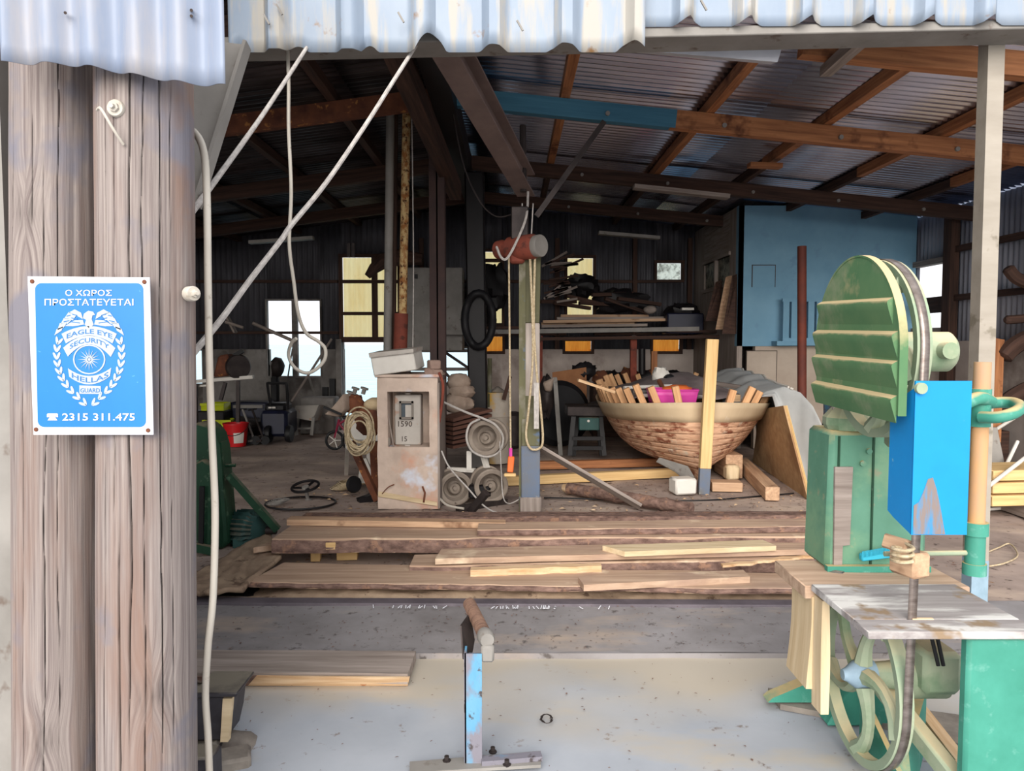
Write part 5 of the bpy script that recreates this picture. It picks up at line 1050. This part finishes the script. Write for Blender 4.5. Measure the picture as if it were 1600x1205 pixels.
b = MB(); b.prism([P(536, 615, 7.45), P(518, 637, 7.45), P(506, 648, 7.45), P(528, 652, 7.45), P(538, 640, 7.45)], (.04, .1, 0)); hd = solo(b, 'canvas_flap', m_canvas, 'pale canvas flap hanging over the left end of the old engine', 'canvas', bev=.01)
b = MB(); b.beam(P(506, 636, 7.42), P(534, 648, 7.42), .03, .02); b.build('strap', m_black, hd)
rc = thing('rope_coil', 'coil of beige rope hanging on the old engine left of the kiosk', 'rope', P(562, 668, 7.35))
rnd = random.Random(4)
for k in range(13):
    b = MB(); cx, cy = rnd.uniform(-4, 3), rnd.uniform(-5, 9); rx_, ry_ = rnd.uniform(14, 23), rnd.uniform(20, 34); tw_ = rnd.uniform(-.2, .2)
    b.tube([P(562 + cx + rx_ * cos(a * pi / 12 + tw_) , 672 + cy + ry_ * sin(a * pi / 12), 7.34 - .012 * k + .02 * sin(a + k)) for a in range(24)], .0085, 6, closed=True, sm=2); b.build('rope_turn', m_ropeb, rc)
ch = thing('white_chair', 'white plastic chair partly hidden behind the old engine', 'chair', P(560, 735, 8.4))
for px, d in ((541, 8.3), (575, 8.3)): MB().beam(F(px, 742) if px < 560 else P(px, 742, 8.3), P(px + 2, 697, 8.3), .045, .04).build('leg', m_plastw, ch)
MB().prism([P(540, 696, 8.3), P(592, 700, 8.3), P(592, 706, 8.3), P(541, 703, 8.3)], (0, .4, .02)).build('seat', m_plastw, ch, bev=.006)
MB().prism([P(545, 650, 8.75), P(592, 650, 8.75), P(592, 690, 8.7), P(545, 690, 8.7)], (0, .03, 0)).build('backrest', m_plastw, ch, bev=.01)
b = MB(); b.prism([P(563, 718, 7.9), P(572, 716, 7.9), P(588, 755, 7.8), P(559, 755, 7.8)], (0, .04, 0)); solo(b, 'white_offcut', m_plastw, 'white panel scrap standing on the floor between the engine legs', 'panel')
b = MB()
for k in range(7): b.tube([F(532 + k, 763, .01) + V((.02 * k + (.11 + .01 * k) * cos(a * .55), (.09 + .01 * k) * sin(a * .55), .012 * k)) for a in range(12)], .007, 5)
solo(b, 'wire_coil', m_ropeb, 'small coil of beige cord lying on the ground left of the kiosk', 'cord')
b = MB(); b.lathe([(.04, -.03), (.075, -.03), (.09, 0), (.075, .03), (.04, .03)], P(553, 757, 7.75), (.6, -.7, .1), 20); solo(b, 'rubber_roller', m_black, 'small black rubber wheel on the ground beside the cord coil', 'wheel')
bk = thing('child_bicycle', 'small dark red bicycle standing beyond the old engine', 'bicycle', F(530, 700))
D_ = 11.2
for px in (523, 548):
    b = MB(); o = P(px, 688, D_); b.tube([o + V((.12 * cos(a * pi / 12), .03 * cos(a * pi / 12), .13 * sin(a * pi / 12))) for a in range(24)], .02, 8, closed=True); w_ = b.build('tyre', m_black, bk)
    b = MB()
    for a in range(5): b.beam(o, o + V((.11 * cos(a * 1.26), 0, .12 * sin(a * 1.26))), .02, .01)
    b.build('spokes', m_plastw, w_)
fr = M('bike_frame', (130, 36, 60), rough=.4, bump=0)
for p, q_ in (((523, 684), (530, 655)), ((530, 662), (548, 684)), ((530, 662), (543, 655)), ((543, 655), (548, 684))): MB().cyl(P(*p, D_), P(*q_, D_), .018, 8).build('frame_tube', fr, bk)
MB().cyl(P(519, 650, D_), P(536, 650, D_), .014, 8).build('handlebar', m_steeld, bk); MB().box(P(543, 652, D_), (.14, .09, .05)).build('saddle', m_black, bk, bev=.015)
# along the back left wall
wb_ = thing('wheelbarrow', 'grey metal wheelbarrow standing on its handles end in front of the left wall', 'wheelbarrow', F(475, 682))
d = 12.6; b = MB(); b.prism([P(458, 642, d), P(462, 634, d + .2), P(498, 633, d + .2), P(492, 648, d), P(487, 658, d), P(456, 652, d)], (.0, .5, -.04)); b.build('tray', m_meter, wb_)
for px, px2 in ((460, 464), (490, 487)): MB().beam(P(px, 652, d), F(px2, 680) * 1.0 if False else P(px2, 680, d), .05, .045).build('leg', m_steelg, wb_)
MB().beam(P(462, 670, d), P(488, 669, d), .03, .03).build('cross_bar', m_steelg, wb_); b = MB(); b.lathe([(.02, -.04), (.16, -.05), (.19, 0), (.16, .05), (.02, .04)], P(476, 662, d + .75), (1, 0, 0), 18); b.build('wheel', m_black, wb_)
mw = thing('lawn_mower', 'black mower with a folded tubular handle, left of the wheelbarrow', 'mower', F(450, 690))
d = 12.3; b = MB(); b.box((P(436, 660, d).x, d, .3), (.44, .6, .42)); b.build('housing', m_navy, mw, bev=.05)
b = MB(); b.box((P(436, 645, d).x, d - .02, .55), (.34, .4, .14)); b.build('engine', m_black, mw, bev=.04)
b = MB(); b.tube([P(424, 640, d - .2), P(418, 602, d - .3), P(422, 599, d - .3), P(444, 599, d - .3), P(448, 603, d - .3), P(450, 640, d - .2)], .022, 8, sm=3); b.build('handle', m_black, mw)
for px in (420, 452):
    b = MB(); b.lathe([(.03, -.04), (.13, -.04), (.14, 0), (.13, .04), (.03, .04)], P(px, 678, d - .3), (1, 0, 0), 18); b.build('wheel', m_black, mw)
for px in (422, 428): MB().box(P(px, 637, d - .25), (.05, .02, .025)).build('label_plate', m_plastw, mw)
bu = thing('red_bucket', 'red plastic bucket with a pale label on the floor at the left', 'bucket', F(369, 697))
o = F(369, 697); b = MB(); b.lathe([(.145, 0), (.185, .34), (.195, .34), (.195, .36), (.175, .36), (.14, .02)], o, (0, 0, 1), 28); b.build('body', m_red, bu)
b = MB(); b.surf(lambda u, v: (o.x + (.162 + .02 * v) * sin(.15 + .9 * u), o.y - (.162 + .02 * v) * cos(.15 + .9 * u), .06 + .16 * v), 8, 2); b.build('label_patch', m_plastw, bu)
b = MB(); b.tube([o + V((.19 * cos(pi + pi * k / 10), .19 * sin(pi + pi * k / 10), .3 - .12 * sin(pi * k / 10))) for k in range(11)], .006, 6); b.build('bail', m_steeld, bu)
for (px, py, sx, sz, l) in ((338, 646, .36, .36, 'upper yellow green plastic crate behind the white cable'), (345, 666, .44, .24, 'lower yellow green plastic crate under the other crate')):
    d = 12.4 + (.1 if py < 650 else 0); t = thing('lime_crate', l, 'crate', P(px, py + 12, d), group='yellow green crates at the left'); p = P(px, py, d)
    b = MB(); b.surf(lambda u, v: (p.x + (sx / 2) * max(-1, min(1, 1.45 * cos(2 * pi * u + pi / 4))), d + .16 * max(-1, min(1, 1.45 * sin(2 * pi * u + pi / 4))), p.z - sz / 2 + sz * v), 32, 2, cu=True); b.build('walls', m_lime, t, solid=.012)
    MB().bb(p.x - sx / 2, p.x + sx / 2, d - .16, d + .16, p.z - sz / 2, p.z - sz / 2 + .015).build('bottom', m_lime, t); MB().bb(p.x - sx / 2 - .015, p.x + sx / 2 + .015, d - .18, d - .155, p.z + sz / 2 - .04, p.z + sz / 2).build('rim', m_lime, t)
b = MB(); b.bb(P(310, 600, 12.6).x, P(360, 600, 12.6).x, 12.3, 12.8, 0, .48); solo(b, 'low_cabinet', m_dark, 'low dark cabinet under the yellow green crates', 'cabinet', bev=.02)
ms = thing('mitre_saw', 'chop saw with a dark hood on a long pale guide rail at the left', 'saw', P(370, 605, 11.5))
d = 11.5; MB().beam(P(296, 597, d), P(396, 589, d), .08, .05).build('guide_rail', m_plastw, ms); MB().beam(P(296, 604, d + .1), P(330, 602, d + .1), .05, .03).build('lower_rail', m_plastw, ms)
b = MB(); b.lathe([(.0, -.05), (.17, -.05), (.19, 0), (.17, .05), (0, .05)], P(372, 573, d), (.5, -.85, 0), 24, close=False); b.build('saw_hood', m_steeld, ms)
MB().prism([P(340, 556, d), P(356, 553, d), P(356, 588, d), P(332, 590, d)], (0, .3, 0)).build('dust_bag', m_rust, ms, bev=.03)
MB().beam(P(366, 556, d), P(380, 548, d), .07, .06).build('handle', m_black, ms)
for p, q_ in (((372, 595), (372, 660)), ((352, 598), (345, 625)), ((306, 600), (306, 665))): MB().beam(P(*p, d), P(*q_, d), .05, .05).build('stand_leg', m_steeld, ms)
om = thing('outboard_motor', 'dark outboard motor standing upright against the left window sill', 'outboard motor', P(432, 620, 13.4))
b = MB(); b.blob(P(433, 574, 13.4), (.13, .14, .18), 18, .1, 2); b.build('cowl', m_steeld, om); MB().beam(P(430, 585, 13.4), P(430, 650, 13.4), .12, .14, up=(0, 1, 0)).build('leg', m_black, om, bev=.02); MB().cyl(P(424, 566, 13.3), P(423, 590, 13.3), .02, 8).build('tiller', m_steelg, om)
for i, (px, l, mm) in enumerate(((385, 'blue kick scooter folded in the dark left of the mower', m_steelg), (400, 'dark kick scooter beside the mower', m_steeld))):
    t = thing('kick_scooter', l, 'scooter', F(px, 690)); d = 12.0
    MB().cyl(P(px - 6, 640, d), P(px + 12, 686, d - .2), .018, 8).build('steering_tube', mm, t); MB().beam(P(px + 12, 688, d - .2), P(px - 8, 692, d - .1), .12, .03).build('deck', mm, t)
    for qx in (px + 14, px - 10): MB().lathe([(.02, -.02), (.07, -.02), (.07, .02), (.02, .02)], P(qx, 688, d - .2), (.3, -1, 0), 14).build('wheel', m_black, t)
    MB().cyl(P(px - 12, 641, d), P(px + 1, 639, d), .014, 8).build('handlebar', m_black, t)
b = MB(); b.box((P(395, 650, 12.9).x, 12.9, .42), (.62, .45, .34)); bx_ = solo(b, 'blue_tool_chest', m_navy, 'dark blue tool chest in the gloom behind the scooters', 'chest', bev=.02)
MB().box((P(395, 650, 12.9).x, 12.67, .52), (.5, .02, .05)).build('lid_band', m_steelg, bx_)
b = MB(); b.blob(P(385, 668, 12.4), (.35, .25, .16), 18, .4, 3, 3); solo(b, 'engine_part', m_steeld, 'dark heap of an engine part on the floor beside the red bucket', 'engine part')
b = MB(); b.box((P(500, 650, 13.3).x, 13.3, .32), (.6, .4, .64)); solo(b, 'stone_plinth', m_conc, 'grey concrete block against the wall right of the wheelbarrow', 'block', bev=.02)
for i, (p, q_, r, mm, l) in enumerate((((395, 505, 13.2), (463, 535, 13.2), .03, m_woodg, 'long pale pole leaning across the left window'), ((518, 530, 13.6), (455, 628, 13.0), .022, m_woodg, 'thin pole crossing in front of the right window pane'), ((483, 590, 13.7), (495, 630, 13.5), .02, m_steelg, 'short rod leaning under the left window'), ((352, 503, 12.5), (380, 512, 12.5), .025, m_woodg, 'short pale stick in the dark upper left'), ((457, 545, 13.7), (450, 588, 13.7), .014, m_steelg, 'thin rod in front of the left pane'))):
    solo(MB().cyl(P(*p), P(*q_), r, 8), 'leaning_pole', mm, l, 'pole')
b = MB(); b.beam(P(355, 495, 12.6), P(368, 520, 12.6), .14, .03); solo(b, 'hung_board', m_woodg, 'short board hanging in the dark upper left', 'board')
for px, h in ((508, 24), (519, 44)):
    a = P(px, 592 if h > 30 else 605, 13.95); b = MB(); b.bb(a.x - .05, a.x + .05, 13.93, 14, a.z - h * .012, a.z); b.build('wall_slot', m_black, wb, label='dark slot in the concrete')
wa = thing('plaster_cabinet', 'tall pale grey metal cabinet behind the derrick pipes', 'cabinet', P(660, 545, 12.6))
a, c = P(634, 418, 12.6), P(676, 548, 12.6); b = MB(); b.bb(a.x, c.x + .5, 12.6, 13.1, c.z, a.z); b.build('body', m_steelg, wa, bev=.01)
MB().bb(a.x + .02, c.x + .2, 12.585, 12.6, c.z + .03, a.z - .03).build('door', m_steelg, wa); MB().box(P(650, 432, 12.57), (.05, .02, .07)).build('vent', m_dark, wa)
# ================================================================= shelf rack and timber in the centre back
sh_ = thing('lumber_rack', 'long steel lumber rack across the back of the shed', 'rack', P(900, 690, 12.6))
MB().beam(P(688, 520, 12.4), P(1092, 514, 12.4), .06, .07).build('front_rail', m_steelg, sh_); MB().beam(P(840, 530, 12.5), P(1130, 526, 12.5), .5, .05).build('rack_floor', m_woodd, sh_)
for px in (843, 990, 1112):
    a = P(px, 525, 12.45); MB().bb(a.x - .05, a.x + .05, 12.42, 12.52, 0, a.z).build('upright', m_hoist if px != 1112 else m_dark, sh_)
    MB().beam(P(px, 527, 12.4), P(px, 527, 13.6), .06, .06).build('bracket', m_steeld, sh_)
for i, (pa, pb2, py0, py1, d, mm) in enumerate(((846, 1010, 510, 508, 12.55, m_woodg), (848, 1038, 503, 500, 12.7, m_wood), (870, 1040, 498, 497, 12.85, m_woodg), (876, 1012, 494, 494, 13.0, m_wood), (846, 990, 506, 505, 12.9, m_wood), (700, 830, 513, 512, 12.7, m_woodd), (1040, 1150, 517, 519, 12.5, m_woodd))):
    b = MB(); b.beam(P(pa, py0, d), P(pb2, py1, d), .18, .045); solo(b, 'rack_board', mm, ('lowest grey board at the front of the lumber rack', 'longest tan board on the lumber rack', 'grey board at the back of the lumber rack', 'topmost tan board on the lumber rack', 'short tan board in the middle of the rack stack', 'dark board at the left end of the lumber rack', 'dark board sticking out at the right end of the rack')[i], 'board', 'boards on the lumber rack')
rnd = random.Random(21)
for k in range(16):
    a = P(rnd.uniform(846, 872), rnd.uniform(410, 480), 13.0); c = a + V((rnd.uniform(.25, .5), .0, rnd.uniform(-.05, .25)))
    b = MB(); b.beam(a, c, .05, .035); solo(b, 'stacked_strip', m_woodg if k % 2 else m_woodd, 'short strip in the fan of dark strips right of the green post', 'strip', 'fan of strips stacked above the rack')
for k in range(7):
    p, q_ = P(845 + 20 * k, rnd.uniform(455, 488), 13.3), P(900 + 22 * k, rnd.uniform(452, 492), 13.5); b = MB(); b.beam(p, q_, .09, .06); solo(b, 'odd_timber', m_woodd, ('first', 'second', 'third', 'fourth', 'fifth', 'sixth', 'seventh')[k] + ' dark odd timber from the left, criss-cross above the lumber rack', 'timber', 'odd timbers above the rack')
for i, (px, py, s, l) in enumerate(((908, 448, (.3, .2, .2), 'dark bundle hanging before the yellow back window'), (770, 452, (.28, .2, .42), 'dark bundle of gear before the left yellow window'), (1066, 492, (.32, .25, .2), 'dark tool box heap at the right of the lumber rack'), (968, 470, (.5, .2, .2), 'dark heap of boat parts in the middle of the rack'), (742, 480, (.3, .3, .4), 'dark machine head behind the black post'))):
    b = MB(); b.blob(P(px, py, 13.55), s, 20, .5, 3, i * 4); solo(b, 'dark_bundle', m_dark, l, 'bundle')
b = MB(); b.blob(P(1016, 484, 12.6), (.11, .1, .07), 14, .15); solo(b, 'pale_jug', m_woodg, 'pale jug at the end of the boards on the rack', 'jug')
b = MB(); b.box(P(1066, 506, 12.7), (.6, .5, .34)); nb = solo(b, 'navy_box', m_navy, 'dark navy box at the right end of the lumber rack', 'box', bev=.02); MB().box(P(1074, 483, 12.65), (.2, .1, .04)).build('white_lid', m_plastw, nb)
for i, (a, c, d, e, dd, mm) in enumerate(((1102, 1126, 438, 502, 11.9, m_woodd), (1118, 1145, 430, 515, 11.6, m_wood), (1128, 1152, 428, 522, 11.35, m_woodd))):
    b = MB(); q1, q2 = P(c, d, dd), P(c - 3, e, dd - .05); q3, q4 = P(a, e, dd - .1), P(a + 16, d + 3, dd + .1); b.prism([q1, q2, q3, q4], (.03, .03, 0)); solo(b, 'plywood_board', mm, ('leftmost brown panel leaning against the side of the blue room', 'middle brown panel with a pale edge leaning against the blue room', 'rightmost dark panel leaning at the corner of the blue room')[i], 'panel', 'brown panels leaning by the blue room')
b = MB(); b.cyl(F(1253, 735) + V((0, 0, 0)), P(1253, 385, 9.45), .055, 12); solo(b, 'brown_pipe_column', M('oxide_pipe', (120, 58, 42), (74, 44, 40), sc=2, rough=.7, bump=.1), 'red brown pipe column in front of the blue painted room', 'column')
# below the rack
wt = thing('work_bench', 'small dark workbench with a grey green box, left of the boat', 'bench', F(915, 715))
d = 10.3; MB().beam(P(884, 640, d), P(945, 641, d), .5, .13).build('bench_top', m_steeld, wt, bev=.01)
for px, dy in ((896, 0), (938, 0), (902, .4), (934, .4)): MB().beam(P(px, 650, d - .15 + dy), P(px + (-6 if px < 915 else 6), 712, d - .2 + dy), .06, .06).build('leg', m_dark, wt)
for py in (685, 700): MB().beam(P(894, py, d - .2), P(942, py, d - .2), .05, .05).build('stretcher', m_dark, wt)
gb_ = MB().box(P(920, 662, d - .28), (.27, .12, .17)).build('control_box', m_motor, wt, bev=.01, label='grey green switch box'); MB().cyl(P(919.5, 658, d - .34), P(919.5, 658, d - .36), .018, 12).build('round_label', m_plastw, gb_)
b = MB(); b.blob(P(935, 632, d), (.14, .1, .05), 14, .3); solo(b, 'vice', m_steeld, 'small dark vice on the workbench', 'vice')
bwh = thing('tractor_tyre', 'big dark spoked tractor tyre leaning behind the workbench', 'tyre', P(880, 690, 11.4))
b = MB(); b.lathe([(.24, -.1), (.42, -.12), (.5, -.06), (.5, .06), (.42, .12), (.24, .1)], P(872, 646, 11.4), (.3, -1, .1), 36); b.build('tread', m_black, bwh); b = MB(); b.lathe([(0, -.06), (.25, -.09), (.25, .09), (0, .06)], P(872, 646, 11.4), (.3, -1, .1), 24, close=False); b.build('disc', m_steeld, bwh)
b = MB(); b.prism([P(863, 582, 12.2), P(890, 578, 12.2), P(916, 574, 12.2), P(918, 660, 12.2), P(866, 668, 12.2)], (0, .03, 0)); solo(b, 'rusty_sheet', M('brown_sheet', (168, 116, 78), (130, 88, 60), sc=3, rough=.8, bump=.1), 'brown rusty sheet standing against the back wall', 'sheet')
b = MB(); b.beam(P(867, 590, 10.8), P(876, 712, 10.6), .06, .05, up=(0, 1, 0)); solo(b, 'grey_prop', m_steelg, 'thin grey prop standing before the big dark tyre', 'prop')
b = MB(); b.blob(P(853, 620, 10.9), (.12, .12, .3), 16, .4, 4); solo(b, 'gearbox', m_steeld, 'dark lumpy gearbox right of the green post', 'gearbox')
b = MB(); b.prism([P(848, 598, 10.7), P(866, 590, 10.7), P(862, 612, 10.7), P(852, 612, 10.7)], (0, .1, 0)); solo(b, 'pale_cloth', m_canvas, 'pale rag lying on the dark gearbox', 'rag', bev=.02)
b = MB(); b.blob(P(912, 580, 12.3), (.2, .1, .14), 16, .5, 4); solo(b, 'small_engine', m_dark, 'black engine part hanging by the back wall left of the boat', 'engine part')
b = MB(); b.cyl(F(852, 690), F(852, 690) + V((0, 0, .42)), .1, 16); solo(b, 'rusty_can', m_rust, 'rusty brown can on the floor right of the green post', 'can')
b = MB(); b.lathe([(.1, 0), (.15, .05), (.15, .5), (.1, .55)], F(800, 700), (0, 0, 1), 16); solo(b, 'dark_keg', m_steeld, 'dark ribbed keg behind the hoist pendant', 'keg')
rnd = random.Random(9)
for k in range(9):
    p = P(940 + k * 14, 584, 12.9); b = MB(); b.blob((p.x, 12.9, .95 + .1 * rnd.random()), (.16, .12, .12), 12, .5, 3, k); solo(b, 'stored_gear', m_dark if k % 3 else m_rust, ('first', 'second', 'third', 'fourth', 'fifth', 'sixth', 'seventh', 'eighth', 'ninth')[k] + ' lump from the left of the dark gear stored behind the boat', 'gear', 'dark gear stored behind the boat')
b = MB(); b.bb(P(925, 600, 12.9).x, P(1080, 600, 12.9).x, 12.7, 13.3, 0, .88); solo(b, 'back_bench', m_woodd, 'dark long bench behind the boat against the white wall', 'bench', bev=.01)
b = MB(); b.bb(P(1018, 545, 12.8).x, P(1027, 545, 12.8).x, 12.78, 12.88, 0, 1.45); solo(b, 'orange_post', m_woodo, 'short orange post behind the boat', 'post')
b = MB(); b.cyl(P(1003, 545, 12.6), P(1003, 585, 12.6), .06, 10); solo(b, 'dark_drill', m_dark, 'dark pillar drill behind the boat', 'drill')
# ================================================================= right side
for i in range(3):
    b = MB(); z = .17 + .11 * i; a = F(1548, 800, .0); b.beam((4.30 + .02 * i, 6.95 + .03 * i, z), (5.7, 7.1 + .03 * i, z), .45, .095); solo(b, 'yellow_beam', m_woody, ('bottom', 'middle', 'top')[i] + ' thick yellow board in the stack at the right edge behind the post', 'board', 'yellow boards stacked at the right', bev=.006)
b = MB(); b.box((4.75, 6.95, .06), (.14, .4, .12)); solo(b, 'bearer_block', m_woodg, 'dark block carrying the yellow board stack', 'block')
b = MB(); b.prism([P(1543, 668, 7.6), P(1558, 668, 7.6), P(1582, 786, 7.5), P(1543, 786, 7.5)], (.02, .03, 0)); solo(b, 'grey_sheet', m_steelg, 'grey sheet leaning behind the post above the yellow boards', 'sheet')
b = MB(); b.box(F(1553, 797) + V((.02, .1, .012)), (.22, .2, .024), rz=.3); solo(b, 'white_tile', m_plastw, 'flat white slab on the ground at the foot of the yellow boards', 'slab')
for i, (p, q_, l) in enumerate((((1542, 762, 6.62), (1606, 712, 6.9), 'long thin pale pole sloping up to the right edge'), ((1570, 732, 7.4), (1590, 690, 7.6), 'short pale pole above the yellow boards'), ((1555, 672, 8.2), (1606, 640, 8.4), 'upper thin pole near the right edge'))):
    solo(MB().cyl(P(*p), P(*q_), .018, 8), 'pale_pole', m_plastw, l, 'pole')
for i, (pts, r) in enumerate((([(1574, 418), (1585, 432), (1600, 440), (1620, 445)], .07), ([(1570, 500), (1590, 499), (1620, 496)], .05), ([(1566, 560), (1580, 545), (1600, 532), (1625, 525)], .1), ([(1560, 640), (1580, 622), (1605, 608), (1625, 602)], .09))):
    b = MB(); b.tube([P(x, y, 8.55) for x, y in pts], [r * .6] + [r] * (len(pts) * 4 - 4), 8, sm=4); solo(b, 'curved_timber', m_woodd, ('topmost', 'second', 'third', 'lowest')[i] + ' curved dark boat timber hanging on the right wall', 'timber', 'curved boat timbers on the right wall')
b = MB(); b.beam(P(1550, 690, 8.3), P(1556, 530, 8.6), .16, .06, up=(0, 1, 0)); solo(b, 'brown_upright', m_woodo, 'brown upright board against the right wall beside the post', 'board')
b = MB(); b.bb(5.2, 5.9, 8.9, 9.3, 0, .55); solo(b, 'dark_bench', m_woodd, 'dark low bench in the corner by the right wall', 'bench', bev=.01)
b = MB(); b.prism([P(1302, 618, 9.0), P(1322, 618, 9.0), P(1322, 665, 9.0), P(1302, 665, 9.0)], (0, .3, 0)); bq = solo(b, 'blue_trolley', m_bstand, 'pale blue trolley frame behind the bandsaw column', 'trolley', bev=.01)
for py in (625, 640, 652): MB().box(P(1314, py, 8.98), (.1, .02, .03)).build('slot', m_ink, bq)
b = MB(); b.blob((3.95, 9.3, .42), (.12, .12, .44), 14, .12); solo(b, 'black_bag', m_black, 'black bag beside the pale blue trolley', 'bag')
cable('tangled_string', 'thin pale cord tangled on the ground right of the bandsaw', [(1545, 885, 5.3), (1570, 880, 5.35), (1590, 868, 5.6), (1578, 850, 5.9), (1560, 856, 5.8), (1545, 862, 5.7)], .006, m_ropeb, 'cord')
# ================================================================= roof fittings
for i, (a, c, d, w_, mm, l) in enumerate((((990, 292), (1138, 308), 9.6, .16, m_woodg, 'long grey batten fixed under the dark rafter at the right'), ((935, 364), (1030, 372), 12.0, .14, m_steelg, 'dim fluorescent batten under the far rafter'), ((1170, 258), (1220, 260), 8.6, .12, m_woodo, 'short orange timber stub between the purlins'), ((390, 379), (490, 372), 11.5, .12, m_steelg, 'dim fluorescent batten under the left roof'))):
    b = MB(); b.beam(P(*a, d), P(*c, d + .02), w_, .05); solo(b, 'roof_batten', mm, l, 'batten')
b = MB(); b.beam(P(545, 380, 12.0), P(545, 402, 12.0), .05, .03, up=(0, 1, 0)); b.beam(P(552, 380, 12.0), P(552, 402, 12.0), .05, .03, up=(0, 1, 0)); solo(b, 'hook_straps', m_steeld, 'pair of thin straps hanging from the left roof', 'strap')
t = thing('yellow_wall_pole', 'curved dark boat knee hanging before the yellow left panels', 'timber', P(590, 440, 13.0))
MB().tube([P(574, 432, 13), P(584, 420, 13), P(598, 408, 13), P(625, 402, 13), P(660, 405, 13)], [.06, .1, .14, .14, .1], 8).build('knee', m_woodd, t)
cable('roof_wire', 'thin wire sagging under the roof beside the hoist rail', [(708, 180, 7.2), (725, 260, 7.2), (750, 315, 7.2), (775, 338, 7.2), (800, 335, 7.2)], .007, m_steeld, 'wire')
